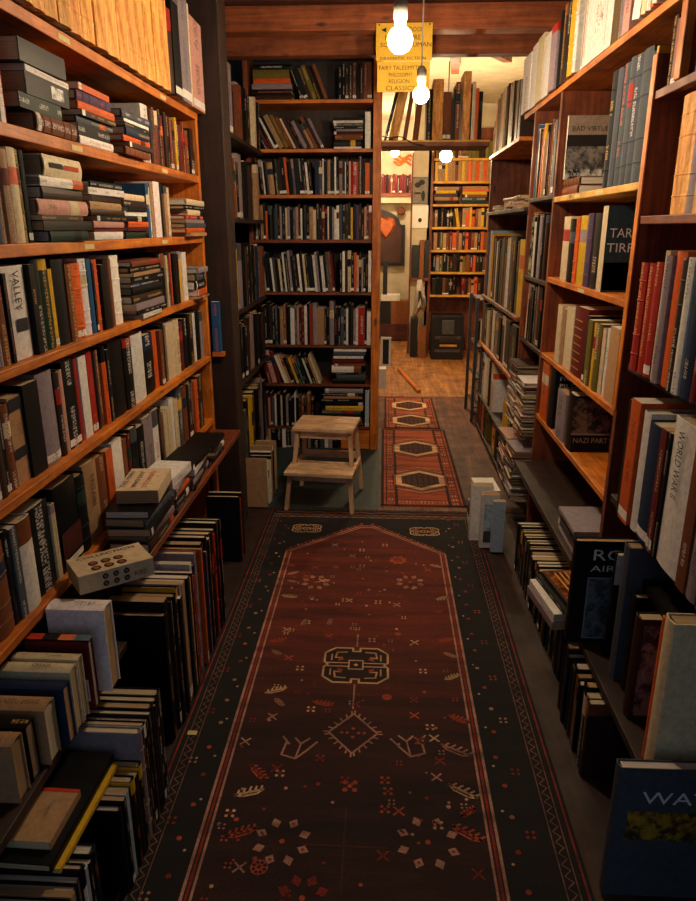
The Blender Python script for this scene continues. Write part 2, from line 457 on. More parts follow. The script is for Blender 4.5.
def clip_posts(kind, face, a, b, z):
    lo, hi = min(a, b), max(a, b); c = (lo + hi) / 2
    x, y = inside(kind, face, c)
    for q in POSTS:
        if q[2] > z + .1 or q[5] < z + .02: continue
        p0, p1, o0, o1, ov = (q[0], q[3], q[1], q[4], y) if kind == 'B' else (q[1], q[4], q[0], q[3], x)
        if not (o0 - .0 <= ov <= o1 + .0): continue
        if p0 < hi and p1 > lo:
            if c < (p0 + p1) / 2: hi = p0 - .001
            else: lo = p1 + .001
    return lo, hi
def row(where, kind, face, z, px, toks, hh=(.19, .225), dmax=.21, deco=None, mags=False, note=None, back=.012, mm=False):
    """a run of upright books; widths are read off the shelf edge in picture columns. kind: which way the spines face"""
    deco = deco or {}
    n = LAST.get(where, 0); prev = None
    sgn = -1 if kind == 'R' else 1
    k = 0
    for tok in toks.split():
        code, w, h, tilt, opts = parse(tok)
        if mm: a = px; b = px + sgn * w / 1000; px = b
        else: a, b = spos(kind, face, z, px), spos(kind, face, z, px + w); px += w
        if code == '_': continue
        n += 1
        lo, hi = clip_posts(kind, face, a, b, z)
        if hi - lo < .005: k += 1; continue
        a, b = (lo, hi) if b > a else (hi, lo)
        T = abs(b - a) - .0012
        h = h / 100 if h else random.uniform(*hh)
        h = min(h, clear_above(kind, face, (a + b) / 2, z) - .001 - (.012 if tilt else 0))
        if random.random() < .5: h -= random.uniform(0, .008)
        if 'long pine' in where and ('fifth' in where or 'sixth' in where): h *= .93
        al = math.radians(tilt)
        if al: T = T * math.cos(al)
        d = min(dmax, max(.11, h * random.uniform(.66, .78)))
        fo = face
        set_ = random.uniform(0, back) if 'X' not in opts else 0
        M = frame(kind, fo, (a + b) / 2 if not al else (b if al > 0 else a), z + .0008)
        M = M @ Matrix.Translation((0, set_, 0))
        if al > 0: M = M @ Matrix.Rotation(al, 4, 'Y') @ Matrix.Translation((-T / 2, 0, 0))
        if al < 0: M = M @ Matrix.Rotation(al, 4, 'Y') @ Matrix.Translation((T / 2, 0, 0))
        bk = new_book(T, h, d, code, M, where, n, opts, deco.get(k), mags=mags, note=note)
        bk['lean'] = bool(tilt)
        if prev: bk['prev'] = prev['code']; prev['next'] = code
        prev = bk; k += 1
    LAST[where] = n
def stack(where, kind, face, z, px0, px1, toks, mm=False, yaw=3, mags=False, dmax=.2, deco=None, out=0.0, note=None):
    """books lying flat on one another, spines outward; thickness in cm from the bottom up"""
    a, b = (px0, px1) if mm else (spos(kind, face, z, px0), spos(kind, face, z, px1))
    a, b = (a + .004, b - .004) if b > a else (a - .004, b + .004)
    L = abs(b - a); z += .0008; n = 0; prev = None; k = 0
    tt = toks.split()
    for tok in tt:
        code, w, h, tilt, opts = parse(tok)
        T = w / 100; n += 1
        l = min(L, h / 100) if h else L * random.uniform(.84, .985)
        sl = (L - l) * random.uniform(-.5, .5)
        d = min(dmax, l * random.uniform(.64, .76) if l > .16 else l * .8)
        M = frame(kind, face - (-out if kind == 'R' else out) * (1 if kind != 'R' else 1), (a + b) / 2 + sl, z + T / 2)
        M = M @ Matrix.Translation((0, random.uniform(0, .012), 0)) @ Matrix.Rotation(math.radians(random.uniform(-yaw, yaw)), 4, 'Z')
        M = M @ Matrix.Rotation(R90, 4, 'Y') @ Matrix.Translation((0, 0, -l / 2))
        bk = new_book(T - .0008, l, d, code, M, where, n, opts, (deco or {}).get(k), mags=mags, note=note); bk['flat'] = True; bk['of'] = len(tt)
        if prev: bk['prev'] = prev['code']; prev['next'] = code
        prev = bk; k += 1
        z += T
    return z
def loose(where, t, h, d, code, M, desc, opts='', deco=None):
    b = new_book(t, h, d, code, M, where, 0, opts, deco, desc=desc); return b

# ================================================================== the setting
def sbox(name, b, mat): return struct(simple_box(name, b, mat))
sbox('floor', (-1.3, -1.2, -.05, 1.9, 10.7, 0), M_FLOOR)
sbox('floor_far', (-.29, 6.6, 0, 1.59, 10.49, .005), wood_material('worn_passage_boards', '6a4020', '9c6630', 'c48c4c', .6, .5))
sbox('floor_passage', (-.025, 3.74, -.002, 1.12, 6.598, .003), wood_material('reddish_worn_boards', '3a1c10', '602f1b', '804526', .6, .5))
sbox('floor_painted', (-.9, 3.74, -.002, -.01, 4.95, .004), M_GREENF)
sbox('wall_left', (-1.28, -1.0, 0, -1.16, 5.3, 2.8), M_DWALL)
sbox('wall_right', (1.13, -1.0, 0, 1.25, 5.9, 2.8), M_DWALL)
sbox('wall_back_left', (-1.16, 5.22, 0, -.06, 5.34, 2.95), M_DWALL)
sbox('wall_far', (.52, 9.42, 0, 1.9, 9.54, 3.0), M_WALL)
sbox('wall_far_side', (.52, 9.54, 0, .6, 10.5, 3.0), M_WALL)
sbox('wall_far_left', (-.42, 5.34, 0, -.3, 10.5, 3.0), M_WALL)
sbox('wall_far_right', (1.6, 5.9, 0, 1.72, 9.42, 3.0), M_WALL)
sbox('wall_nook', (-.42, 10.5, 0, .6, 10.6, 3.0), M_WALL)
sbox('ceiling', (-1.28, -1.0, 2.78, 1.25, 4.86, 2.84), M_CEIL)
sbox('ceiling_far', (-.42, 4.86, 2.96, 1.72, 10.6, 3.02), M_WALL)
def beam(y0, y1, z0, z1, x0=-1.16, x1=1.13, mat=None, name='ceiling_beam'):
    m = Mb(); m.box(x0, y0, z0, x1, y1, z1); o = m.build(name, mat or M_BEAM); struct(o); bevel(o, .006); return o
beam(4.2, 4.32, 2.547, 2.67); beam(4.6, 4.7, 2.515, 2.74); beam(3.0, 3.12, 2.68, 2.78); beam(1.6, 1.72, 2.68, 2.78)
beam(4.24, 4.6, 2.675, 2.74, mat=M_CEIL, name='ceiling_board')
# slanting rafters seen under the far ceiling
for xa, ya, za, xb, yb, zb in ((.62, 5.0, 2.64, 1.0, 6.6, 2.9), (.45, 5.3, 2.7, .62, 7.2, 2.93)):
    m = Mb(); m.tube((xa, ya, za), (xb, yb, zb), .05, n=4); struct(m.build('ceiling_rafter', M_BEAM))
# dark square pillar at the end of the long bookcase
o = sbox('wall_pillar', (-.905, 3.46, 0, -.745, 3.62, 2.68), M_DARKW); bevel(o, .004)

# ================================================================== bookcases
BOARDS, POSTS = [], []
POSTS.append((-.905, 3.46, 0, -.745, 3.62, 2.68))
def bookcase(label, loc, boards, group=None, cat='bookcase'):
    """boards: (part name, box in world, material)"""
    r = empty('bookcase', loc, label, cat, group)
    inv = Matrix.Translation(-Vector(loc))
    for nm, b, mat in boards:
        if nm in ('shelf', 'fascia'): BOARDS.append(b)
        if nm in ('upright', 'post'): POSTS.append(b)
        m = Mb(); m.box(*b); o = m.build(nm, mat); o.data.transform(inv); o.parent = r
        if nm != 'back_panel': bevel(o, .0025)
    return r
def shelf_labels(root, face, kind, items, w=.07, h=.014):
    for px, z in items:
        m = Mb()
        s = spos(kind, face, z, px)
        if kind == 'L': m.box(face, s, z, face + .0012, s + w, z + h)
        elif kind == 'R': m.box(face - .0012, s, z, face, s + w, z + h)
        o = m.build('shelf_label', M_LABEL); o.data.transform(Matrix.Translation(-root.location))
        zc = z - root.location.z
        o.parent = min([c for c in root.children if c.name.startswith('shelf')], key=lambda c: abs(c.bound_box[1][2] - zc - .006) + (5 if c.bound_box[0][0] > -9 and not c.name.startswith('shelf') else 0))

LZ = [2.04, 1.775, 1.515, 1.245, .95, .635]
LB, LF, LY0, LY1 = -1.13, -.85, .55, 3.385
bd = [('back_panel', (LB - .02, LY0, 0, LB, LY1 + .02, 2.5), M_DARKW),
      ('upright', (LB, LY1, 0, LF - .003, LY1 + .035, 2.03), M_PINE),
      ('upright', (LB, LY0 - .03, 0, LF, LY0 - .002, 2.5), M_PINE)]
for i, z in enumerate(LZ): bd.append(('shelf', (LB, LY0, z - (.03 if i < 3 else .024), LF, LY1 - .001 if i else LY1 + .03, z), M_PINE))
bd.append(('shelf', (LB, LY0, .03, LF, LY1 - .001, .06), M_DARKW))
long_case = bookcase('long orange pine bookcase lining the whole wall ahead of the dark pillar', (LB, LY0, 0), bd)
shelf_labels(long_case, LF, 'L', [(52, 2.016), (66, 1.752), (158, 1.752), (158, 1.492), (79, 1.492), (156, 2.016)])

# ledge board in front of the long bookcase, carried on the floor books' side by brackets
lr = empty('ledge_board', (-.78, 1.7, 0), 'dark stained plank ledge running along the foot of the long pine bookcase', 'ledge')
for nm, b, mat in (('plank', (-.848, 1.8, .575, -.70, 3.3, .6), M_BROWN), ('plank', (-.848, .6, .365, -.74, 1.76, .39), M_DARKW),
                   ('bracket', (-.846, 1.82, .0, -.826, 1.85, .574), M_DARKW), ('bracket', (-.846, 3.2, .0, -.826, 3.23, .574), M_DARKW),
                   ('bracket', (-.846, .9, 0, -.826, .93, .364), M_DARKW), ('bracket', (-.846, 1.7, 0, -.826, 1.73, .364), M_DARKW)):
    m = Mb(); m.box(*b); o = m.build(nm, mat); o.data.transform(Matrix.Translation(-lr.location)); o.parent = lr; bevel(o, .003)

# ---- back bookcase
BY, BX0, BX1 = 4.9, -.885, -.085
BZ = [2.33, 2.04, 1.76, 1.475, 1.13, .765, .485, .17]
bd = [('upright', (-.085, BY - .012, 0, -.03, BY + .3, 2.78), M_PINE), ('upright', (BX0 - .03, BY, 0, BX0, BY + .28, 2.6), M_BROWN),
      ('back_panel', (BX0 - .03, BY + .29, 0, -.086, BY + .3, 2.6), M_DARKW), ('fascia', (BX0 - .03, BY - .02, 2.575, -.086, BY, 2.72), M_BEAM)]
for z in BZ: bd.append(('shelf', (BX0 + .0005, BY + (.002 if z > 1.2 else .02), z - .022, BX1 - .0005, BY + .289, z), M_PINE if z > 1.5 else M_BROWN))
bd.append(('kick_board', (-.3, BY + .01, .0, -.09, BY + .03, .14), M_PINE))
back_case = bookcase('tall bookcase facing the aisle behind the wooden step stool', (BX0, BY, 0), bd)

# ---- side shelves between pillar and back bookcase
SX, SY0, SY1 = -.80, 3.72, 4.86
SZ = [2.02, 1.60, 1.11, .70, .06]
bd = [('back_panel', (-1.15, SY0, 0, -1.14, SY1, 2.5), M_DARKW), ('upright', (-1.14, SY0 - .025, 0, SX - .06, SY0, 2.4), M_DARKW)]
for z in SZ: bd.append(('shelf', (-1.14, SY0 + .001, z - .022, SX, SY1, z), M_DARKW))
side_case = bookcase('dark side bookcase tucked between the pillar and the back bookcase', (-1.14, SY0, 0), bd)

# ---- doorway shelf
DZ = 2.085
bd = [('shelf', (-.029, BY, DZ - .035, .66, BY + .28, DZ), M_BROWN), ('edge_strip', (-.029, BY - .008, DZ - .01, .66, BY - .001, DZ + .002), M_YELLOWW)]
door_shelf = bookcase('brown shelf spanning the doorway below the yellow sign', (0, BY, DZ), bd, cat='shelf')

# ---- right bookcases
RF, RB = .78, 1.11
# war-books bookcase (between the two tall uprights)
bd = [('upright', (RF, 2.305, .25, RB, 2.335, 2.03), M_BROWN), ('upright', (RF, 3.49, 0, RB, 3.52, 2.13), M_BROWN),
      ('upright_edge', (RF - .006, 2.303, .97, RF - .0005, 2.337, 2.03), M_PINE),
      ('back_panel', (RB + .001, 2.0, .25, RB + .012, 3.519, 2.5), M_DARKW)]
for z in (1.686, 1.327, .966, .655): bd.append(('shelf', (RF, 2.336, z - .024, RB, 3.489, z), M_YELLOWW if z > 1.6 else M_PINE))
bd += [('shelf', (RF, 2.12, 2.135, RB - .001, 4.4, 2.16), M_PINE)]
bd += [('shelf', (.69, 2.336, .37, RB, 3.489, .40), M_DARKW)]
war_case = bookcase('red-brown bookcase of war books with orange shelf edges', (RF, 2.3, 0), bd)
shelf_labels(war_case, RF, 'R', [(603, 1.666), (580, 1.666), (584, 1.306)], .09, .014)
# near bookcase
bd = [('back_panel', (RB, .5, .25, RB + .012, 1.995, 2.5), M_DARKW), ('upright', (.70, .45, 0, RB, .48, 2.1), M_BROWN)]
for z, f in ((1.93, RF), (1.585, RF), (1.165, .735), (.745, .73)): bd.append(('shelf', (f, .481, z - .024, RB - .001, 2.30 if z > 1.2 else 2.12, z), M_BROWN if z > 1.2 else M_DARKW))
bd.append(('post', (.775, 2.12, 1.931, .80, 2.16, 2.134), M_PINE))
near_case = bookcase('near red-brown bookcase holding tall vellum books on its upper shelf', (.70, .5, 0), bd)
# narrow bay
bd = [('upright', (RF, 4.07, .2, RB, 4.10, 2.134), M_BROWN), ('back_panel', (RB, 3.531, 0, RB + .012, 4.1, 2.13), M_DARKW)]
for z in (1.70, 1.30, .96, .5, .15): bd.append(('shelf', (RF, 3.521, z - .02, RB, 4.069, z), M_DARKW))
bay_case = bookcase('narrow dark bay with tilted books beyond the war-books bookcase', (RF, 3.52, 0), bd)
# farther unit
bd = [('upright', (RF, 5.62, 0, RB, 5.65, 2.05), M_BROWN), ('back_panel', (RB, 4.111, 0, RB + .012, 5.65, 2.4), M_DARKW)]
for z, mt in ((2.05, M_PINE), (1.66, M_DARKW), (1.06, M_BROWN), (.70, M_PINE), (.30, M_DARKW), (.05, M_DARKW)): bd.append(('shelf', (RF - .02, 4.101 if z < 2 else 4.41, z - .022, RB, 5.619, z), mt))
open_case = bookcase('red-brown bookcase with an empty upper bay before the doorway', (RF, 4.1, 0), bd)

# ---- far bookcase
FY, FX0, FX1 = 9.0, .545, 1.30
FZ = [2.36, 2.06, 1.78, 1.40, 1.06, .74, .44]
def fz(py): return at_y(460, py, FY).z
FZ = [fz(y) for y in (158, 181, 204, 227, 250, 272, 295)]
bd = [('upright', (FX0 - .04, FY, 0, FX0 - .001, FY + .3, 2.7), M_YELLOWW), ('upright', (FX1 + .001, FY, 0, FX1 + .04, FY + .3, 2.7), M_YELLOWW), ('back_panel', (FX0 - .04, FY + .301, 0, FX1 + .04, FY + .31, 2.7), M_BROWN)]
for z in FZ: bd.append(('shelf', (FX0, FY + .002, z - .028, FX1, FY + .3, z), M_YELLOWW))
far_case = bookcase('tall yellow-shelved bookcase at the far end of the passage', (FX0, FY, 0), bd)

# ================================================================== books: long bookcase
def cx(s): return s
E_TAN = 'the top shelf of the long pine bookcase'
W1 = E_TAN
row(W1, 'L', -.815, LZ[0], -40, 'e13/34 e13/34 e13/34 e13/33 e13/34 e12/34 e13/33 e13/34 e13/34 e12/33 e12/34 e12/33 e11/34 e10/33 e9/34 e9/33 e8/33 e7/33 e7/33 n4/29 k7/33 m9/40 c2/38p p11/35p', dmax=.25, back=.008)
W2 = 'second shelf of the long pine bookcase'
row(W2, 'L', LF - .004, LZ[1], -22, 'n6/20 r6/20 w4/20 n4/21 w5/20 R4/21')
def deco_face(m, t, h, d):      # pale oval portrait and lettering on a spine
    add_rect(m, (-t * .3, -.0012, h * .55), (1, 0, 0), (0, 0, 1), t * .6, h * .3, LIN['s'], ink=(.8, .78, .75, 1), par=(2, .3, .7, .01))
S2 = 'a flat stack on the second shelf of the long pine bookcase'
stack('first ' + S2[2:], 'L', LF + .012, LZ[1], 12, 72, 'Th4.2/24h gh3.4/23 kj5/24 wp1.5/25 kj5.0/24'.replace('Th', 'T').replace('gh', 'g').replace('kj', 'k').replace('wp', 'w'), deco={2: deco_face}, yaw=1.5)
stack('second ' + S2[2:], 'L', LF + .01, LZ[1], 73, 111, 'w2.2 k3.2 s1.8 n1.6 o2.2 v2.6 o1.8', yaw=1)
stack('third ' + S2[2:], 'L', LF + .03, LZ[1], 113, 142, 'T2.4 n1.6 o1.8 b2.6 k1.4 w1.0 s2.4', yaw=1)
row(W2, 'L', LF - .002, LZ[1], 143, 'w7/19 n3/19 T2/20 r3/19 y1.5/19 n3/20 r3/19 n2/20 k3/20 r3/19 T2/19 y2/20 n3/19 r3/19 r3/20 T3/18 n3/19')
W3 = 'third shelf of the long pine bookcase'
row(W3, 'L', LF - .004, LZ[2], -20, 'n8/21 T7/22 b8/21 t6/21 t7/21 c8/21 O6/21 k4/21')
S3 = 'flat stack on the third shelf of the long pine bookcase'
def deco_roll(m, t, h, d):
    add_text(m, 'THE COLLECTED', (-t * .1 + .004, -.0016, h * .1), (0, 0, 1), (-1, 0, 0), t * .2, (.05, .04, .04, 1))
    add_rect(m, (t * .08, -.0016, h * .12), (0, 0, 1), (-1, 0, 0), h * .32, t * .22, (.03, .03, .03, 1), lift=.0008)
    add_rect(m, (t * .08, -.0016, h * .48), (0, 0, 1), (-1, 0, 0), h * .4, t * .22, lin('c0522c'), lift=.0008)
stack('first ' + S3, 'L', LF + .012, LZ[2], 35, 84, 'g2.8/22 k2.4 n1.4 p3.8 n3.0 w2.4 c5.2/24j', deco={6: deco_roll}, yaw=2)
stack('second ' + S3, 'L', LF + .008, LZ[2], 86, 122, 'w2.3 r1.2 p1.9 k1.5 n1.8 t2.2 n1.8 w2.0 k1.8', yaw=2)
stack('third ' + S3, 'L', LF + .004, LZ[2], 123, 146, 'g2.5 r1.2 o1.8 k1.8 w1.6 k1.4 n2.0 c2.0', yaw=2)
row(W3, 'L', LF - .004, LZ[2], 147, 'B3/19 w2/18 t3/19 w6/20 k4/20 t3/19 c3/19')
stack('fourth ' + S3, 'L', LF + .03, LZ[2], 178, 199, 't1.5 o2 s2 m1.4 R1.8 c2.2 k1.8 c2.4', yaw=1.5)
W4 = 'fourth shelf of the long pine bookcase'
def deco_valley(m, t, h, d):
    add_text(m, 'VALLEY', (-t * .18, -.0032, h * .95), (0, 0, -1), (1, 0, 0), t * .42, (.04, .04, .05, 1), width=h * .42)
    add_rect(m, (t * .3, -.0012, h * .3), (0, 0, 1), (-1, 0, 0), h * .14, t * .5, (.03, .03, .04, 1))
row(W4, 'L', LF - .012, LZ[3], -16, 'n9/21 k7/21 m6/19 T9/22 k3/21 w21/22.5j k5/22 k7/23 g8/23 y3.5/21 k11/22.5 T6/21 o10/21 w7/22 B3.5/22 k2/21 o4.5/22 k4/20 n5/21 T4/21 w8/22',
    deco={5: deco_valley})
S4 = 'flat stack on the fourth shelf of the long pine bookcase'
stack('first ' + S4, 'L', LF + .012, LZ[3], 128, 160, 'w1.6/22 k1.8 m2.4 n2.6 k2.6 b1.5 k2.2 t1.2 k2.0 T1.8', yaw=2)
row(W4, 'L', LF - .01, LZ[3], 161, 'k4/21 k4/21 c1.5/20 k3.5/21 R2/21 k3.5/21 k2/20 y3/21 w4/21')
stack('second ' + S4, 'L', LF + .03, LZ[3], 189, 200, 'T1.4 o2.6 k4 s3.2 m2.4', yaw=3)
W5 = 'fifth shelf of the long pine bookcase'
def deco_blocks(m, t, h, d):
    for a, b in ((.84, .98), (.3, .42)): add_rect(m, (-t * .5, -.0022, h * a), (1, 0, 0), (0, 0, 1), t, h * (b - a), (.02, .02, .025, 1))
    add_text(m, 'of the', (t * .25, -.003, h * .55), (0, 0, 1), (-1, 0, 0), t * .3, (.3, .1, .05, 1))
row(W5, 'L', LF - .02, LZ[4], -22, 'l10/24 r10/23 m7/24 n8/23 k4/23 T8/23 t12/24p k14/26 m15/27 n5/26 p4/25 k11/27 R5/26.5 w7/27 R5/27 k4/26 T4/26 o4/27 k3/25 k13/27 k8/26 w11/26 k11/24 o4/24 T3/24 k4/25 c7/25 c5/25 r5/23 k4/24 k5/25 w3/24 k3/25 m4/24 k4/26 o8/26',
    deco={6: deco_blocks})
W6 = 'sixth shelf of the long pine bookcase'
def deco_lab(m, t, h, d):
    add_rect(m, (-t * .42, -.0022, h * .06), (1, 0, 0), (0, 0, 1), t * .84, h * .07, LIN['w'], ink=(.02,) * 3 + (1,), par=(1, .3, .3, .008))
    add_rect(m, (-t * .45, -.0018, h * .16), (1, 0, 0), (0, 0, 1), t * .9, h * .3, lin('4a201a'))
def deco_vert(m, t, h, d):
    add_text(m, 'BRITAIN', (-t * .2, -.003, h * .86), (0, 0, -1), (1, 0, 0), t * .4, (.12, .05, .03, 1), width=h * .4)
row(W6, 'L', LF - .012, LZ[5], -14, 'n16/25 T17/25h k6/26 s6/26p w12/26j k19/26 c4/24 k20/27 k8/26 t12/27 T8/26 o6/26p w9/27p T5/26 r3/26 k6/27 k6/26 m9/27 w6/27 k4/26 c3.5/24 c3.5/24 w4/26 c3.5/25 s5/29 T4/27 n3/27 k3/27 o3/26 n4/27',
    deco={7: deco_lab, 9: deco_vert})

# stacks lying on the ledge
WL = 'the plank ledge before the long pine bookcase'
def deco_yellow(m, t, h, d):
    col = (.03, .03, .03, 1)
    for i in range(3):
        add_text(m, random.choice(['HOUSE', 'GREAT', 'FINE']), (-t / 2, d * .15, h * .1), (0, 1, 0), (0, 0, 1), .02, col)
def flatM(x, y, z, yaw, h, t):
    """a book lying flat: spine towards local -y turned by yaw"""
    return Matrix.Translation((x, y, z + t / 2)) @ Matrix.Rotation(yaw, 4, 'Z') @ Matrix.Rotation(R90, 4, 'Y') @ Matrix.Translation((0, 0, -h / 2))
def face_text(cov, t, d, h, lines, col, inv=True):
    pass
stack('pile at the pillar end of ' + WL, 'L', -.70, .6, 212, 226, 'k2.5/24 s2.0/22 n1.5/23 k2/22', yaw=8, dmax=.13)
stack('second pile on ' + WL, 'L', -.70, .6, 194, 211, 'k2.2 m2.4 b1.2 w2.6 k1.8', yaw=5, dmax=.13)
stack('third pile on ' + WL, 'L', -.70, .6, 178, 194, 'n2 k3 o1.6 m3.0 w3.4', yaw=5, dmax=.13)
stack('fourth pile on ' + WL, 'L', -.695, .6, 152, 177, 'n3.0 m2.6 k2.4 s2.8 k2.2', yaw=4, dmax=.13)
def deco_gold(m, t, h, d):     # black and orange lettering on a cream cover (upper face when lying flat is local -x)
    x = -t / 2
    for i, s in enumerate(('THE MAN', 'WHO SAW', 'STORIES')):
        add_text(m, s, (x, d * .84 - i * d * .26, h * .12), (0, 0, 1), (0, 1, 0), .024, (.03, .03, .03, 1) if i < 2 else lin('c85018'), width=h * .72, lift=.0009)
loose(WL, .042, .21, .13, 'c', flatM(-.70, 2.1, .6 + .1345, R90 + .10, .21, .042), 'yellowed cream book with black and orange cover lettering topping a ledge pile', 'p', deco_gold)

# spine-up books on the near plank
def spineup(x, y, z, t, h, d, code, opts='', desc=None, deco=None, yaw=0.0):
    # local -y (spine) -> +Z, local x (thickness) -> -Y, local z (height) -> +X
    R = Matrix(((0, 0, 1, 0), (-1, 0, 0, 0), (0, -1, 0, 0), (0, 0, 0, 1)))
    M = Matrix.Translation((x, y, z + d)) @ Matrix.Rotation(yaw, 4, 'Z') @ R
    return new_book(t, h, d, code, M, 'near plank ledge', 0, opts, deco, desc=desc)
def deco_cream(m, t, h, d):
    add_text(m, 'CREAM', (t * .16, -.0028, h * .42), (0, 0, 1), (-1, 0, 0), t * .42, (.04, .03, .03, 1), width=h * .26)
def deco_red(m, t, h, d):
    for i, c in enumerate(('c8401c', '17181b', 'e07848', '55707c')): add_rect(m, (t * .5, -.0028, h * (.02 + i * .25)), (0, 0, 1), (-1, 0, 0), h * .25, t, lin(c), lift=.0006)
    x = t / 2 + .0009
    m.face([(x, d * .56, h * .82), (x, d * .56, h * .93), (x, d * .88, h * .93), (x, d * .88, h * .82)], LIN['w'])
    for i in range(9):
        a = d * .58 + i * d * .03
        m.face([(x + .0004, a, h * .84), (x + .0004, a, h * .91), (x + .0004, a + d * .015, h * .91), (x + .0004, a + d * .015, h * .84)], (.02,) * 3 + (1,))
z0 = .391
spineup(-.845, 1.555, z0, .055, .15, .243, 'w', 'j', 'white thick book standing spine-up under the book with round portraits')
spineup(-.86, 1.502, z0, .03, .13, .18, 'k', 'h', 'black book spine-up squeezed between the white and the red-covered one')
spineup(-.87, 1.468, z0, .026, .16, .195, 'r', 'j', 'red-covered book standing spine-up with barcode and colour-block spine', deco_red)
spineup(-.885, 1.425, z0, .026, .165, .175, 'c', 'j', 'plain cream book spine-up directly behind the one lettered CREAM')
spineup(-.89, 1.386, z0, .038, .17, .172, 'c', 'h', 'cream book with the word CREAM on its upturned spine', deco_cream)
spineup(-.89, 1.342, z0, .034, .17, .155, 'b', 'j', 'navy book spine-up in front of the one lettered CREAM')
spineup(-.90, 1.285, z0, .05, .165, .15, 't', 'h', 'tan book with rubbed spine turned up on the plank ledge')
spineup(-.90, 1.225, z0, .036, .15, .145, 'k', 'j', 'black book spine-up with tan page block at the frame edge')
spineup(-.90, 1.17, z0, .045, .15, .15, 't', 'h', 'pale tan book spine-up, last on the near plank ledge')
def deco_discs(m, t, h, d):
    # lying flat: upper cover is local -x face, spine local -y
    dark = (.03, .025, .02, 1)
    def disc(fn, r, c):
        m.face([fn(r * math.cos(a), r * math.sin(a)) for a in [i * math.pi / 6 for i in range(12)]], c)
    for i in range(2):
        for j in range(2 if 0 else 3):
            cu, cvv = d * (.22 + .26 * i), h * (.42 + .17 * j) - .03
            disc(lambda a, b: (-t / 2 - .0008, cu + a, cvv + b), .0135, dark)
            disc(lambda a, b: (-t / 2 - .0014, cu + a, cvv + b), .0075, lin('a04a2c'))
            disc(lambda a, b: (-.011 + i * .021 + a * .8, -.003, h * (.34 + .14 * j) + b * .8), .010, dark)
            disc(lambda a, b: (-.011 + i * .021 + a * .8, -.0036, h * (.34 + .14 * j) + b * .8), .005, lin('8a7468'))
    add_text(m, 'COLLECTION', (-t / 2, d * .78, h * .1), (0, 0, 1), (0, 1, 0), .022, dark, width=h * .8, lift=.0009)
    add_text(m, 'FORD', (.012, -.003, h * .72), (0, 0, 1), (-1, 0, 0), .02, dark, width=h * .18)
loose('', .052, .2, .12, 'c', flatM(-.70, 1.65, .6365, math.radians(38), .2, .052), 'thick cream book with round portraits on its cover, lying askew on the white book', 'p', deco_discs)
# near corner: flat black folder, tan book and yellow-edged book
def rightflat(x, y, z, t, h, d, code, opts, desc, deco=None, yaw=0.0, where=''):
    return loose(where, t, h, d, code, flatM(x, y, z, yaw, h, t), desc, opts, deco)
rightflat(-.645, 1.235, .276, .012, .30, .155, 'y', 'p', 'thin yellow-edged book beneath the big flat black one', yaw=R90 - .03)
rightflat(-.655, 1.232, .289, .022, .32, .15, 'k', 'j', 'large flat black book lying on the floor row of books', yaw=R90 - .03)
def deco_orange(m, t, h, d):
    m.face([(-t / 2 - .0006, 0, h), (-t / 2 - .0006, d, h), (-t / 2 - .0006, d, h * .93), (-t / 2 - .0006, 0, h * .93)][::-1], lin('c8401c'))
    add_text(m, 'NEW POEMS', (-t / 2, d * .4, h * .45), (0, 0, 1), (0, 1, 0), .008, (.3, .22, .2, 1), lift=.0008)
rightflat(-.675, 1.18, .312, .02, .145, .105, 't', 'p', 'small tan book with an orange end lying on the flat black book', deco_orange, yaw=-R90 - .02 if 0 else R90 - .02)

# floor row in front of the ledge
WF = 'the floor row at the foot of the long pine bookcase'
row(WF, 'L', -.605, .01, .86, 'k22/25 T18/24 k24/26 b14/25 k26/26 w12/25 k22/26 s16/25 y10/24 k20/25 t16/25 B14/25 n16/26 k18/27 l20/25 k14/25 k30/25.5', dmax=.19, mm=True)
LAST_S = 1.205
row(WF, 'L', -.59, .01, 1.265, 'k22/25 k16/26 l20/26 k18/25 k26/26 k24/25 k26/26 m26/34.5 n10/33 k22/34 k16/33 n14/34 k30/34.5 n12/33 k26/34 k34/34', dmax=.2, mm=True, back=.006)
row(WF, 'L', -.625, .01, 1.80, 'k30/44 k36/47 n18/45 k30/46 m14/44 k22/43 n18/45 m22/46 t34/45 K26/45 s20/44 y12/43 r16/44 R14/42 w24/46 v20/44 m26/47 n24/46 o14/47 k30/48 k26/46 v12/42 k30/47 n26/45 k24/46 w8/43 k26/45 R26/43 k20/44 k30/46 n20/44 k24/45', dmax=.175, mm=True, back=.02)
WF2 = 'the short floor row past the dark pillar'
row(WF2, 'L', -.665, .01, 3.05, 'k24/33 _8 R26/31 _2 k20/33 n20/30', dmax=.16, mm=True)
stack('pile on ' + WF, 'L', -.62, .49, 2.62, 2.84, 'k2.2 s2.0 m2.0 w1.6'.replace('w', 'c'), mm=True, yaw=8, dmax=.07 if 0 else .2) if 0 else None
row(WF2, 'L', -.64, .0105, 3.73, 't18/30 _42 w26/27<8 _4 c20/26 m22/28 w34/29 t24/32 k30/28 _50 w22/30<9 _4 t26/31', dmax=.125, mm=True)

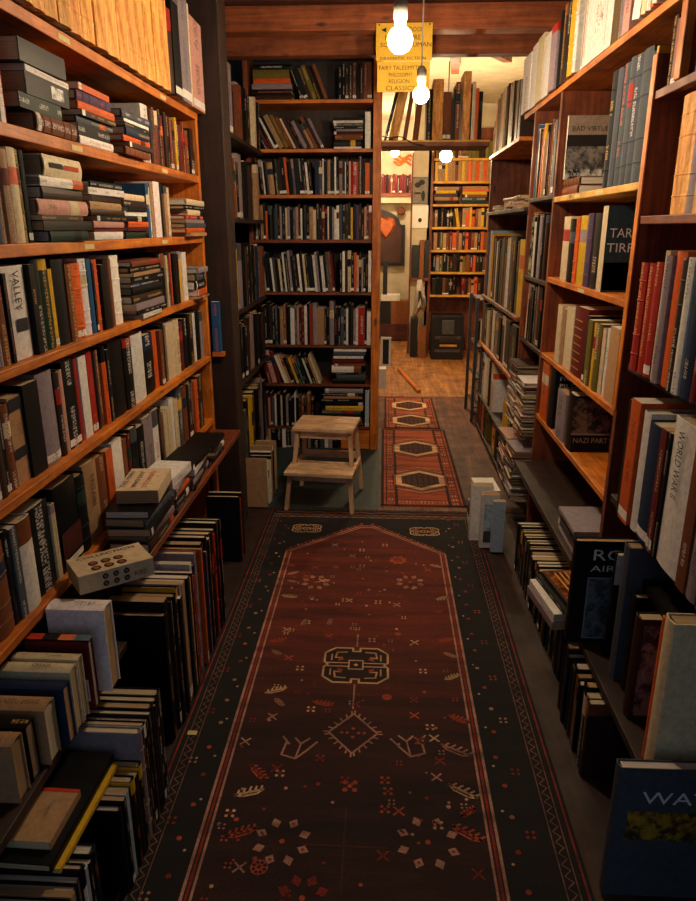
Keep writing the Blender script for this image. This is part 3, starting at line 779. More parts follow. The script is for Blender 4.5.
# ---- side shelves beyond the pillar
for nm, z, tk in (('top shelf', SZ[0], 'c30/30 k40/26 n30/28 m60/33 m50/34 k40/28 n30/25 T40/28 m60/31 k50/30 n40/27 T30/28 k60/29 c30/30 k50/28'),
                  ('second shelf', SZ[1], 'k70/34 K60/36 n30/30 T30/31 t24/32 w16/33 n34/31 k40/30 m60/35 t40/33 k34/32 c30/33 n40/31 k50/33 m50/34 t40/33 k44/31'),
                  ('third shelf', SZ[2], 'w50/38 k50/34 y24/33 k40/35 m60/36 k50/34 t30/33 n36/34 k40/36 m50/35 k40/34 b34/33 c30/34 k60/35 T34/33'),
                  ('fourth shelf', SZ[3], 'w34/31 c20/30 t24/31 k40/30 c30/32 k30/33 o16/31 k44/30 w18/31 k40/32 n36/33 m40/34 t30/34 k30/33 t40/34 k34/32 k60/31 n44/30'),
                  ('bottom shelf', SZ[4], 'k60/44 k40/46 l40/45 s40/46 k50/50 c30/46 y24/50 k50/48 n40/49 k60/50 t40/50 k60/48 m50/50 k50/47')):
    row('%s of the dark side bookcase' % nm, 'L', SX - .004, z, SY0 + .004, fill_to(tk, SY1 - SY0 - .02), dmax=.22, mm=True, back=.04)

# ---- back bookcase
BF = BY + .004
def brow(nm, z, x0, tk, hh, **kw):
    if kw.pop('fit', nm in ('third shelf', 'fourth shelf', 'fifth shelf', 'sixth shelf', 'floor level')): tk = fill_to(tk, BX1 - .004 - x0)
    row('%s of the bookcase behind the stool' % nm, 'B', BF, z, x0, tk, hh, mm=True, dmax=kw.pop('dmax', .2), **kw)
def bstack(nm, z, x0, x1, tk, **kw): stack('the flat stack on the %s of the bookcase behind the stool' % nm, 'B', BF + .006, z, x0, x1, tk, mm=True, yaw=1.5, **kw)
bstack('top shelf', BZ[0], -.875, -.60, 'n3 k3.2 m3.2 o3.0 O5.0 k3')
brow('top shelf', BZ[0], -.55, 'k24/18<22 K30/20<22 n22/19<22 O34/21<22 n24/20<22 k20/18<22 T24/21<22 _60 k26/19 K22/20 n20/20 k26/19 T22/21 k22/19 n24/21 T26/21 T28/21', (.17, .21))
brow('second shelf', BZ[1], -.79, 'k22/20<28 r14/19<28 k26/22<28 w14/21<28 k22/22<28 t34/22<28 O36/22<28 T26/21<28 c14/20<28 n28/20<28 k22/19<28 m26/18<28 n24/18<28 t20/17<28 T24/21<28 n22/21<28 m18/20<28', (.18, .22))
bstack('second shelf', BZ[1], -.35, -.145, 'w1.2 k4.0 T3.4 n1.8 m1.2 k2.0 s1.6 w1.4 k2')
brow('second shelf', BZ[1], -.138, 'w36/22', (.2, .22))
brow('third shelf', BZ[2], -.87, 'k22<5 K18<5 k20<5 w8<5 k22<5 t34/20<5 k26<5 n18<5 k24<5 o12<5 k26<5 s16<5 k22<5 K24<5 k18<5 w12<5 k20<5 _10 b24 s20 w10 k20 t16/22 k24 w10 k16 m20 n14 w6 k16 p12 R44/20 k20 n18 o26/20 k14', (.2, .235), dmax=.2)
brow('fourth shelf', BZ[3], -.87, 'm14 k16 t16 n14 o12 k28 K18 s14 k14 m12 k20 c10 m16 k20 s14 p16 k14 w10 k24 k18 t22 c18 K20 k14 r18 k16 w8 k20 m12 w12 w16 s18 k22 n14 k14 y14 k18 v16 k14 n18 p14 r12 T18', (.19, .235))
brow('fifth shelf', BZ[4], -.87, 'k22<5 w12<5 m16<5 k14<5 k20<5 w10<5 s14<5 k18<5 c12<5 k12<5 w10<5 k20<5 m12<5 k16<5 n10<5 k12<5 w12<5 k16<5 c12<5 k16<5 K14<5 k12<5 w12<5 m14<5 k14<5 w16<5 k12<5 s14<5 T12<5 r12<5 _22 k16 w14 n14 c18 k16 o14/26 p12 k14 m10 k12 k14 w16', (.22, .28), dmax=.2)
def deco_red_t(m, t, h, d): add_text(m, 'JOURNEY', (t * .25, -.003, h * .3), (0, 0, 1), (-1, 0, 0), t * .5, (.8, .7, .6, 1), width=h * .5)
brow('sixth shelf', BZ[5], -.865, 'k26 k14 K16 n12 K18 b16 k12 t20 T16 k24 w24 s14 p12 n14 r16 w16 k14 R8 T12 m20 t44/25 n12 k18 m26/30 k20 K18 s16 k14 w12 k16 n14 m14/24 w12 R38/26 k12 w22/24', (.25, .295), deco={33: deco_red_t})
brow('seventh shelf', BZ[6], -.86, fill_to('p26/25<14 r24/25<14 p26/24<14 r20/23<14 k16<20 w12<20 c12<20 t14<20 k16<20 n12<20 y12<20 k18<20 G10<20 k14<20 k16<20 w10<20 k20<20 t12<20 c10<20', .42), (.19, .225))
bstack('seventh shelf', BZ[6], -.37, -.115, 'k3.6 s3.0 k1.6 w5.0 T1.4 r3.6 w1.8 s3.2 w1.6')
brow('eighth shelf', BZ[7] + .001, -.85, 'n24 p14 r14 s18 w12 k30 c14 k26 m16 K24 k22 w10 k20 n20 T20 k18 T30/24 k22', (.19, .25))
bstack('eighth shelf', BZ[7] + .001, -.45, -.13, 'k3 n3 k3 s2.4 y3.6 k3 k2.6 t1.6 k2.4 m3.0')
brow('eighth shelf', BZ[7] + .001, -.124, 'l30/27', (.2, .22))
brow('floor level', .004, -.86, 't24/14 k20/15 k24/15 w14/14 k20/13 m20/14 w14/15 k26/15 n24/14 k30/15 s18/14 w14/15 m16/14 k22/14 K24/15 k24/14 m12/15 k20/14 w20/13 k24/15', (.12, .14), dmax=.14)

# ---- shelf over the doorway
row('the doorway shelf under the yellow sign', 'B', BY + .01, DZ + .003, -.018, 'k16/36>14 _14 e60/38>12 _30 T28/38>9 _40 T34/34>6 _50 k34/30 _4 e66/36 T52/28 n12/24 k14/30 T30/34', dmax=.24, mm=True)
row('the doorway shelf under the yellow sign', 'B', BY + .012, DZ + .003, .43, 't10/32 n18/30 k24/28 e48/40 k8/30 c22/34 o22/30 k24/28', dmax=.24, mm=True)

# ---- far bookcase
def frow(nm, z, tk, hh):
    tk = fill_to(tk, FX1 - FX0 - .01)
    row('%s of the far yellow bookcase' % nm, 'B', FY + .006, z, FX0 + .004, tk, hh, mm=True, dmax=.22, back=.03)
OLD = 'tTyoOknrTt'
def mixrow(w0, w1, tot, pal):
    out, s = [], 0
    while s < tot - w1:
        w = random.randint(w0, w1); out.append('%s%d' % (random.choice(pal), w)); s += w
    return ' '.join(out)
frow('top shelf', FZ[0], mixrow(34, 48, 740, 'OgTtnO'), (.18, .2))
frow('second shelf', FZ[1] , 't36 y34 t38 t36 y34 t38 t36 T34 t38 y36 t34 o40 t42 o40 t42 o40 t42 o40', (.22, .235))
for nm, zi in (('third shelf', 2),):
    stack('the first flat stack on the third shelf of the far yellow bookcase', 'B', FY + .01, FZ[2], FX0 + .03, FX0 + .34, 'k4 t4 n4 y3.4 t4', mm=True, yaw=1)
    stack('the second flat stack on the third shelf of the far yellow bookcase', 'B', FY + .01, FZ[2], FX0 + .37, FX0 + .70, 'g3.6 s4 T3 y3.4 o3 t3', mm=True, yaw=1)
frow('fourth shelf', FZ[3], 'y50 t30 k34 k34 k34 k30 k34 n30 t24 y36<10 _20 t36 o44 y24 o40 T30 t34 y30 n30 t30 O30', (.19, .23))
frow('fifth shelf', FZ[4], 'y44 t40 n30 O34 t36 T34 r34 o42 T30 t34 n34 o36 r34 T34 t30 n40 o34 T36 n38', (.19, .23))
frow('sixth shelf', FZ[5], 'n40 K36 m34 O38 k40 K36 n34 n40 k36 t30 O34 T38 r34 o30 n36 k40 T34 k36', (.18, .22))
frow('seventh shelf', FZ[6], 'k44 n40 K36 k40 T30 n38 k40 k38 _60 r40 n36 T34 t30 o38 n40 k36 n40', (.18, .22))

# ================================================================== books: right-hand cases
WT = 'the long top shelf over the war-books bookcase'
def faceout(where, t, h, d, code, x, y, z, desc, deco=None, opts='j'):
    """front cover towards the aisle (-X): spine towards +Y"""
    M = Matrix.Translation((x + t / 2, y, z + .001)) @ Matrix.Rotation(math.pi, 4, 'Z')
    return loose(where, t, h, d, code, M, desc, opts, deco)
row(WT, 'R', RF - .02, 2.161, 520, 'w7/29p w6/30p c6/30p w7/28p m6/28 k4/31 n4/31 k4/32 y5/36 w3/34', dmax=.26)
def deco_sketch(m, t, h, d):
    # faint red line drawing on the white wrapped cover (+x side faces the aisle)
    random.seed(5)
    for i in range(26):
        a, r = random.uniform(0, 6.28), random.uniform(.01, .055)
        add_rect(m, (t / 2, d * .55 + r * math.cos(a), h * .3 + r * .8 * math.sin(a)), (0, math.cos(a + .7), math.sin(a + .7)), (0, -math.sin(a + .7), math.cos(a + .7)), random.uniform(.006, .02), .004, lin('b8684a'), lift=.0008)
    for c, y, z, w_, h_ in (('a8a49c', .1, .08, .008, .85), ('b4aea6', .8, .04, .006, .9), ('c09a78', .02, .02, .02, .95)):
        add_rect(m, (t / 2, d * y, h * z), (0, 1, 0), (0, 0, 1), w_, h * h_, lin(c), lift=.0006)
M = Matrix.Translation((RF + .012, 3.215, 2.162)) @ Matrix.Rotation(math.pi, 4, 'Z')
loose(WT, .03, .43, .40, 'w', Matrix.Translation((RF + .015, 3.22, 2.162)) @ Matrix.Rotation(math.pi, 4, 'Z'), 'large white wrapped portfolio with a red sketch, facing out from the top shelf', 'p', deco_sketch)
row(WT, 'R', RF - .01, 2.161, 613, 'm5/36 p7/35', dmax=.26)
row(WT, 'R', RF - .02, 2.161, 629, 'w8/33>10p c5/33>10 w5/32>10p o4/32>10 w5/33>10p s6/31>10 w5/32>10p y5/32>10 k5/30>10 w6/32>10p', dmax=.26)
WB = {1: 'top inner shelf of the war-books bookcase', 2: 'middle shelf of the war-books bookcase', 3: 'third shelf of the war-books bookcase', 4: 'lowest shelf of the war-books bookcase'}
def deco_bad(m, t, h, d):
    x = t / 2
    add_rect(m, (x, 0, h * .70), (0, 1, 0), (0, 0, 1), d, h * .3, lin('a08c7c'))
    add_rect(m, (x, 0, h * .52), (0, 1, 0), (0, 0, 1), d, h * .18, lin('2a2628'))
    add_rect(m, (x, 0, h * .16), (0, 1, 0), (0, 0, 1), d, h * .36, lin('948c86'), ink=(.05, .05, .05, 1), par=(2, .5, .6, .01))
    add_text(m, 'BAD VIRTUE', (x, d * .1, h * .76), (0, 1, 0), (0, 0, 1), h * .11, (.02, .02, .02, 1), lift=.001)
    add_text(m, 'LUKE HARDING'[:8], (x, d * .1, h * .05), (0, 1, 0), (0, 0, 1), h * .08, (.75, .72, .66, 1), lift=.001)
stack('flat pile under the BAD VIRTUE cover', 'R', RF + .01, 1.686, 3.44, 3.12, 'T3.6/26h T3.2/25h', mm=True, yaw=1)
row(WB[1], 'R', RF + .012, 1.7555, 3.41, 'w28/26jFX', mm=True, dmax=.175, deco={0: deco_bad})
row(WB[1], 'R', RF + .004, 1.686, 599, 'K6/38h s5/38h s6/38h s5/38.5h s7/38h s9/38h k3/36 y3/37', dmax=.26, back=.004)
def deco_tar(m, t, h, d):
    x = t / 2
    add_text(m, 'TARGET', (x, d * .06, h * .64), (0, 1, 0), (0, 0, 1), h * .15, (.85, .85, .83, 1), lift=.001, width=d * .78)
    add_text(m, 'TIRPITZ', (x, d * .03, h * .47), (0, 1, 0), (0, 0, 1), h * .15, (.85, .85, .83, 1), lift=.001, width=d * .84)
    add_rect(m, (x, d * .02, h * .02), (0, 1, 0), (0, 0, 1), d * .95, h * .33, lin('2a2a2c'), ink=lin('8c6a48'), par=(2, .5, .8, .01))
row(WB[2], 'R', RF + .006, 1.327, 557, 'c7/27j k5/26 o3/27 y7/27j v5/28 k9/28 _1 c6/30jX', dmax=.22, deco={6: lambda m, t, h, d: (add_rect(m, (t / 2, 0, 0), (0, 1, 0), (0, 0, 1), d, h, lin('34454f')), deco_tar(m, t, h, d))})
def deco_gilt(m, t, h, d):
    for k in range(7): add_rect(m, (-t * .3, -.004, h * (.12 + .115 * k)), (1, 0, 0), (0, 0, 1), t * .6, .004, lin('c8963c'), lift=.0008)
row(WB[3], 'R', RF + .006, .966, 553, 'c4/26 t3/25 c7/26 r12/28h k3/26 O4/25 y3/25 O5/25 c3/24 w4/25 t9/26p _2 y3/27', dmax=.2, deco={3: deco_gilt})
def deco_fp(m, t, h, d):
    x = t / 2
    add_text(m, 'FIGHTER', (x, d * .12, h * .82), (0, 1, 0), (0, 0, 1), h * .095, (.8, .8, .78, 1), lift=.001, width=d * .8)
    add_text(m, 'PILOT', (x, d * .12, h * .70), (0, 1, 0), (0, 0, 1), h * .095, (.8, .8, .78, 1), lift=.001, width=d * .55)
    add_rect(m, (x, d * .12, h * .66), (0, 1, 0), (0, 0, 1), d * .4, h * .012, (.4, .4, .4, 1))
def deco_np(m, t, h, d):
    x = t / 2
    add_rect(m, (x, 0, h * .34), (0, 1, 0), (0, 0, 1), d, h * .62, lin('8a6a58'), ink=(.02, .02, .02, 1), par=(2, .5, .8, .01))
    add_rect(m, (x, 0, h * .31), (0, 1, 0), (0, 0, 1), d, h * .03, lin('a89a8c'), lift=.0008)
    add_text(m, 'NAZI PARTY', (x, d * .06, h * .17), (0, 1, 0), (0, 0, 1), h * .13, (.45, .33, .26, 1), lift=.001, width=d * 1.0)
row(WB[4], 'R', RF + .004, .655, 538, 'o6/29X _1 k5/285X'.replace('285', '28.5') + ' _3 m8/21X _2 k6/24jX', dmax=.21, deco={1: deco_fp, 3: deco_np}, back=0)
BOOKS[-1]['desc'] = 'black jacketed book with a soldiers photograph and NAZI PARTY on its outward cover'
BOOKS[-3]['desc'] = 'black FIGHTER PILOT book on the lowest shelf of the war-books bookcase'
for b in BOOKS:
    if b['where'] == WB[2] and b['nth'] == 7: b['desc'] = 'cream-spined book whose dark cover reads TARGET TIRPITZ'
    if b['where'] == WB[1] and b['nth'] == 1: b['desc'] = 'grey BAD VIRTUE book standing on a flat pile in the war-books bookcase'

# bay with tilted books
WY = 'narrow bay'
row('upper part of the ' + WY, 'R', RF + .004, 1.70, 4.06, 'l26/37 B20/36 c22/34 k24/33 n30/33 T24/32 o22/33>6 _20 k30/33 t30/34 O40/33 k30/30 n40/33 T40/34 k40/33 s44/33', mm=True, dmax=.24)
def deco_guitar(m, t, h, d):
    x = t / 2
    add_rect(m, (x, d * .05, h * .3), (0, 1, 0), (0, 0, 1), d * .8, h * .6, (.02, .02, .02, 1), ink=(.8, .78, .75, 1), par=(2, .5, .8, .01))
row('middle of the ' + WY, 'R', RF + .004, 1.30, 4.05, 'k20/33>7F k24/32>7F _36 n30/30 k22/31 w14/28 k36/30 k40/29 n40/30 m40/31 k50/32 n50/31', mm=True, dmax=.24)
row('lower part of the ' + WY, 'R', RF + .004, .96, 4.0, 'o16/32>6 w14/31>6 m12/30>6 _30 k24/30 n40/29 k36/30 k30/28 s40/30 T40/31 k60/30 k40/31', mm=True, dmax=.24)
WM = 'the narrow bay'
MT = lambda n: ' '.join('%s%.2f' % (random.choice('cwtmknTpcws'), random.uniform(.45, .85)) for _ in range(n))
stack('magazine pile on the fourth shelf of ' + WM, 'R', .725, .5, 4.05, 3.80, MT(52), mm=True, yaw=4, mags=True)
stack('second magazine pile on the fourth shelf of ' + WM, 'R', .72, .5, 3.78, 3.54, MT(46), mm=True, yaw=4, mags=True)
stack('magazine pile on the bottom shelf of ' + WM, 'R', .69, .15, 4.05, 3.80, MT(42), mm=True, yaw=4, mags=True)
stack('second magazine pile on the bottom shelf of ' + WM, 'R', .685, .15, 3.78, 3.53, MT(44), mm=True, yaw=4, mags=True)
# bookcase before the doorway
WD = 'the bookcase before the doorway'
row('top shelf of ' + WD, 'R', RF - .01, 2.051, 5.6, fill_to('t40/24 n30/26 e30/36 T40/35 n36/36 T50/37 t26/36 n40/37 e30/37 T36/38 c20/38 T40/38 t30/37 n36/38 o40/36 T40/36 t40/34 n50/35 T50/33 k60/33 t50/32 n60/31', 1.12), mm=True, dmax=.28)
stack('pile on the second shelf of ' + WD, 'R', RF, 1.66, 4.62, 4.32, 't2.2 p1.8 r1.2 t2.2', mm=True, yaw=4)
stack('farther pile on the second shelf of ' + WD, 'R', RF, 1.66, 5.0, 4.68, 'r1.8 p2.0 t1.6 r2.0', mm=True, yaw=5)
stack('low pile on the second shelf of ' + WD, 'R', RF, 1.66, 5.45, 5.1, 's1.6 w1.0 m1.4', mm=True, yaw=5)
row('third shelf of ' + WD, 'R', RF - .01, 1.061, 5.56, fill_to('v40/46 l34/47 y40/45 r30/44 n30/42 m30/40 w24/40 k40/42 G20/36 k30/42 n30/43 T34/42 w24/43 s40/44 T30/41 k40/44 n30/42 y60/43', 1.44), mm=True, dmax=.26)
row('fourth shelf of ' + WD, 'R', RF - .01, .701, 5.56, fill_to('s50/30 k60/28 c40/27 k70/30 w50/30 n40/28 m60/30 k50/29 k60/31 w30/27 k70/30 s40/28 k80/30', 1.44), mm=True, dmax=.26)
row('fifth shelf of ' + WD, 'R', RF - .01, .301, 5.56, fill_to('b50/32 l40/34 w50/33 w44/34 k40/32 c40/33 w30/28 _200 y60/22 k60/26', 1.44), mm=True, dmax=.26)
row('bottom shelf of ' + WD, 'R', RF - .02, .051, 5.4, fill_to('k60/22 o50/23 k60/20 O60/20 _120 o44/23 y40/18 k70/21 b60/19 w50/20 k60/20 m50/21', 1.28), mm=True, dmax=.22)

# near case
WN = {0: 'topmost shelf of the near red-brown bookcase', 1: 'upper shelf of the near red-brown bookcase', 2: 'middle shelf of the near red-brown bookcase', 3: 'lower shelf of the near red-brown bookcase'}
row(WN[0], 'R', RF + .01, 1.93, 2.27, 'n30/18 T34/17 _130 k60/19 n40/18 k50/18 T60/18 k70/19', mm=True, dmax=.24)
row(WN[1], 'R', RF + .02, 1.585, 664, 'e16/31h m9/30h e26/31h c20/31h t24/30h', dmax=.24)
row(WN[2], 'R', .70, 1.165, 626, 'R6/30h R6/30h R6/30h c4/33 m6/32 o9/33 n5/32 w6/32 b9/32 r5/32 K14/33 k16/32 n20/32', dmax=.27)
def deco_ww(m, t, h, d):
    add_text(m, 'WORLD WAR II', (-t * .14, -.0048, h * .94), (0, 0, -1), (1, 0, 0), t * .34, (.03, .03, .05, 1), width=h * .44)
row(WN[3], 'R', .69, .745, 612, 'k4/35 o8/36p w6/34 b12/33h r5/33 k3/33 w21/38j T8/36 m9/36 k11/36 n4/35 k16/34 k14/33 n20/34', dmax=.27, deco={6: deco_ww})
for b in BOOKS:
    if b['where'] == WN[3] and b['nth'] == 7: b['desc'] = 'thick white WORLD WAR II volume on the lower shelf of the near bookcase'
# low right ledge
lg = empty('low_ledge', (.8, 1.9, 0), 'dark low ledge below the near red-brown bookcase carrying outward-facing books', 'ledge')
for nm, bx in (('plank', (.64, 1.385, .275, 1.10, 2.295, .30)), ('support', (.86, 2.26, 0, 1.08, 2.29, .274)), ('support', (.86, 1.4, 0, 1.08, 1.43, .274))):
    m = Mb(); m.box(*bx); o = m.build(nm, M_DARKW); o.data.transform(Matrix.Translation(-lg.location)); o.parent = lg; bevel(o, .003)
WR = 'low ledge beneath the near red-brown bookcase'
def deco_ro(m, t, h, d):
    x = t / 2
    add_text(m, 'ROYAL', (x, d * .22, h * .82), (0, 1, 0), (0, 0, 1), h * .15, (.8, .8, .8, 1), lift=.001, width=d * .95)
    add_text(m, 'AIR FORCE', (x, d * .22, h * .71), (0, 1, 0), (0, 0, 1), h * .085, (.75, .75, .75, 1), lift=.001, width=d * 1.0)
    add_rect(m, (x, d * .2, h * .03), (0, 1, 0), (0, 0, 1), d * .72, h * .62, lin('8e9496'))
    add_rect(m, (x, d * .22, h * .045), (0, 1, 0), (0, 0, 1), d * .68, h * .59, lin('3a4248'), ink=lin('66707a'), par=(2, .5, .7, .01), lift=.0008)
def deco_pr(m, t, h, d):
    x = t / 2
    add_rect(m, (x, 0, h * .72), (0, 1, 0), (0, 0, 1), d, h * .28, lin('c4c4c8'))
    add_text(m, 'PROFILE', (x, d * .14, h * .78), (0, 1, 0), (0, 0, 1), h * .1, lin('2c5a8c'), lift=.001, width=d * 1.1)
def deco_mot(m, t, h, d):
    add_rect(m, (t / 2, d * .06, h * .04), (0, 1, 0), (0, 0, 1), d * .88, h * .9, lin('3a3636'), ink=lin('8c7c74'), par=(2, .5, .8, .01))
def rcover(t, h, d, code, x, y, z, desc, deco, opts='jX'):
    M = frame('R', x, y, z + .001); return loose(WR, t, h, d, code, M, desc, opts, deco)
rcover(.03, .345, .24, 'k', .592, 1.985, .30, 'tall black book lettered RO and AIR above a grey framed picture', deco_ro)
rcover(.028, .34, .2, 'k', .69, 1.90, .30, 'dark book with white top band and blue lettering', deco_pr)
rcover(.03, .31, .2, 'n', .70, 1.85, .30, 'dark brown book wedged behind the tall slate spine', None)
rcover(.045, .42, .24, 's', .675, 1.79, .30, 'tall slate book standing in front of the white-banded one', None)
rcover(.03, .298, .24, 'k', .69, 1.73, .30, 'black book between the tall slate spine and the mottled cover', None)
stack('flat pile on the ' + WR, 'R', .70, .30, 1.70, 1.64, 'k1', mm=True) if 0 else None
rcover(.04, .30, .24, 'n', .662, 1.62, .30, 'book with a mottled brown and grey picture cover', deco_mot)
rcover(.05, .415, .22, 'c', .648, 1.415, .30, 'very tall cream book at the frame edge on the low ledge', None)
rcover(.02, .395, .22, 'o', .655, 1.455, .30, 'narrow orange-topped book behind the very tall cream one', None)
for nm, (x, y, z, t, l, d, c) in {'dark book lying across the tops of the ledge books': (.72, 1.66, .602, .03, .2, .13, 'k')}.items():
    loose(WR, t, l, d, c, flatM(x, y, z, -R90, l, t), nm, 'j')
def deco_wa(m, t, h, d):
    x = t / 2
    add_text(m, 'WATER', (x, d * .25, h * .74), (0, 1, 0), (0, 0, 1), h * .13, (.75, .75, .75, 1), lift=.001, width=d * .95)
    add_rect(m, (x, d * .14, h * .46), (0, 1, 0), (0, 0, 1), d * .82, h * .22, lin('b08a2c'), ink=lin('3a3018'), par=(2, .5, .6, .01))
loose('', .03, .375, .24, 's', frame('R', .548, 1.335, .012), 'slate book with yellow landscape picture and large WA lettering', 'jX', deco_wa)
# album pile at the ledge's far end
def alb(x, y, z, t, h, d, code, yaw, desc, deco=None):
    return loose('', t, h, d, code, flatM(x, y, z, yaw, h, t), desc, 'p', deco)
def deco_amber(m, t, h, d):
    x = -t / 2
    add_rect(m, (x, .01, h * .03), (0, 0, 1), (0, 1, 0), h * .94, d * .92, lin('a85a1c'), ink=lin('3a1606'), par=(2, .5, .95, .01))
    for i in range(7): add_rect(m, (x, d * (.2 + .1 * i), h * .08), (0, 0, 1), (0, 1, 0), h * (.84 if i % 2 else .6), .006, lin('e0a050'), lift=.0009)
alb(.545, 2.15, .302, .028, .25, .21, 'm', -R90 + .13, 'wide pale album at the bottom of the pile with the amber picture')
alb(.55, 2.15, .331, .026, .24, .20, 'w', -R90 + .13, 'white album between pale and black ones under the amber picture')
alb(.575, 2.15, .358, .020, .24, .19, 'k', -R90 + .16, 'black album directly beneath the one with the amber picture')
alb(.59, 2.15, .379, .014, .23, .185, 'n', -R90 + .16, 'large album with an amber and brown picture cover topping a pile', deco_amber)
stack('white-edged pile on the dark slab', 'R', .70, .401, 2.62, 2.36, 'm2 w1.2 s2.2 k1.6 w1.0 m2.0', mm=True, yaw=2)
WRF = 'the dark floor row below the war-books bookcase'
row(WRF, 'R', .635, 0, 3.05, 'k24/24 n30/24 k30/23.5 K24/24 k40/23.5 n26/24 k34/23.5 k30/24 K30/23.5 n24/24 k40/23.5 s20/24 k30/24 k40/23.5 n30/24 k36/23.5 K30/23.5 k30/24 n36/23.5 k40/24 k30/23.5 K40/23.5 n30/24 k40/23.5 k36/23.5 k30/24 K40/24', mm=True, dmax=.2)
row('the floor row under the low ledge', 'R', .60, 0, 2.05, 'k30/25 n40/26 K30/25 k36/24 k40/26 T24/25 k30/24 K36/26 k40/25 n30/26', mm=True, dmax=.22)
# big white books on the rug corner by the magazines
def deco_blue(m, t, h, d):
    x = t / 2
    add_rect(m, (x, d * .18, h * .1), (0, 1, 0), (0, 0, 1), d * .62, h * .72, lin('7c9cb0'), ink=lin('a8c0cc'), par=(2, .5, .5, .01))
    add_rect(m, (x, d * .18, h * .1), (0, 1, 0), (0, 0, 1), d * .62, h * .22, lin('4a4640'), lift=.0008)
def deco_spt(m, t, h, d):
    add_text(m, 'MUNNINGTON', (-t * .25, -.004, h * .88), (0, 0, -1), (1, 0, 0), t * .5, (.05, .06, .09, 1), width=h * .76)
loose('', .05, .30, .11, 'w', frame('R', .458, 3.36, .012), 'white book with dark spine lettering on the rug corner near the magazine piles', 'pX', deco_spt)
loose('', .05, .285, .085, 'w', frame('R', .50, 3.275, .012), 'white boxed book with a pale blue picture standing on the rug corner', 'pX', deco_blue)
loose('', .03, .27, .06, 'l', frame('R', .548, 3.215, .012), 'narrow pale grey boxed book in front of the one with blue picture', 'pX')
for i, (c, zz) in enumerate((('w', .012), ('k', .052), ('m', .092), ('w', .132), ('k', .172), ('w', .212))):
    loose('', .038, .2, .12, c, flatM(.475 + .004 * i, 3.53, zz, -R90 + .05 * (i % 3 - 1), .2, .038), '%s book %s of the short floor pile behind the white boxed books' % (CNAME[c], ['at the bottom', 'second from bottom', 'third from bottom', 'fourth from bottom', 'second from top', 'on top'][i]), 'p')
# blue book standing between pillar and case end, on a little bracket
br = simple_box('pillar_bracket', (-.848, 3.425, .94, -.79, 3.459, .962), M_PINE)
tag(br, 'small orange wooden bracket on the dark pillar carrying the blue book', 'bracket')
loose('', .038, .245, .03, 'B', frame('B', 3.427, -.823, .963), 'blue book standing alone on the bracket of the dark pillar', 'p')

# ================================================================== rugs
def rug_mesh(x0, y0, x1, y1, z, field):
    m = Mb(); nx, ny = 6, max(4, int((y1 - y0) * 6))
    g = {}
    for i in range(nx + 1):
        for j in range(ny + 1):
            g[i, j] = m.idx([(x0 + (x1 - x0) * i / nx, y0 + (y1 - y0) * j / ny, z)])
    for i in range(nx):
        for j in range(ny): m.fi([g[i, j], g[i + 1, j], g[i + 1, j + 1], g[i, j + 1]], field)
    for a, b in (((x0, y0), (x1, y0)), ((x1, y0), (x1, y1)), ((x1, y1), (x0, y1)), ((x0, y1), (x0, y0))):
        m.face([(a[0], a[1], .0005), (b[0], b[1], .0005), (b[0], b[1], z), (a[0], a[1], z)], field)
    m.zt = z
    return m
class Draw:
    def __init__(s, m): s.m = m; s.k = 0
    def z(s): return s.m.zt + .0005 + s.k * .0003
    def poly(s, pts, col): s.m.face([(x, y, s.z()) for x, y in pts], col)
    def line(s, pts, w, col, closed=False):
        P = list(pts) + ([pts[0]] if closed else []); w = w * 1.35
        for (ax, ay), (bx, by) in zip(P, P[1:]):
            L = math.hypot(bx - ax, by - ay) or 1e-6; nx, ny = -(by - ay) / L * w / 2, (bx - ax) / L * w / 2
            ex, ey = (bx - ax) / L * w * .3, (by - ay) / L * w * .3
            s.poly([(ax + nx - ex, ay + ny - ey), (ax - nx - ex, ay - ny - ey), (bx - nx + ex, by - ny + ey), (bx + nx + ex, by + ny + ey)], col)
    def disc(s, x, y, r, col, n=8, ry=None): s.poly([(x + r * math.cos(i * 2 * math.pi / n), y + (ry or r) * math.sin(i * 2 * math.pi / n)) for i in range(n)], col)
    def zig(s, x, y0, y1, amp, step, w, col):
        n = int((y1 - y0) / step); s.line([(x + (amp if i % 2 else -amp), y0 + i * step) for i in range(n + 1)], w, col)
    def comb(s, x, y, a, L, col, w=.005, teeth=5, side=1):
        L *= .76; w *= 1.15; ca, sa = math.cos(a), math.sin(a)
        s.line([(x - ca * L / 2, y - sa * L / 2), (x - ca * L * .25 + sa * L * .13 * side, y - sa * L * .25 - ca * L * .13 * side), (x + ca * L * .25 + sa * L * .13 * side, y + sa * L * .25 - ca * L * .13 * side), (x + ca * L / 2, y + sa * L / 2)], w * .8, col)
        s.line([(x - ca * L / 2, y - sa * L / 2), (x + ca * L / 2, y + sa * L / 2)], w, col)
        for i in range(teeth):
            t = (i + .5) / teeth - .5; px, py = x + ca * L * t, y + sa * L * t
            h = L * .22 * (1 - abs(t) * .6)
            s.line([(px, py), (px - sa * h * side + ca * h * .5, py + ca * h * side + sa * h * .5)], w * .8, col)
    def flower(s, x, y, r, col, c2=None, n=4):
        for i in range(n):
            a = i * 2 * math.pi / n + math.pi / 4
            s.disc(x + r * math.cos(a), y + r * math.sin(a), r * .42, col, 6)
        if c2: s.disc(x, y, r * .4, c2, 6)
    def rosette(s, x, y, r, col, c2):
        s.disc(x, y, r, col, 8); s.k += 1
        for i in range(8):
            a = i * math.pi / 4 + .39; s.disc(x + r * .62 * math.cos(a), y + r * .62 * math.sin(a), r * .2, c2, 5)
        s.disc(x, y, r * .2, c2, 6); s.k -= 1
C_LINE, C_FIELD, C_NAVY, C_CREAM, C_RUST, C_PINK, C_RED = lin('4e2820'), lin('6e2a1c'), lin('131318'), lin('e0c09a'), lin('b85430'), lin('c09484'), lin('902e20')
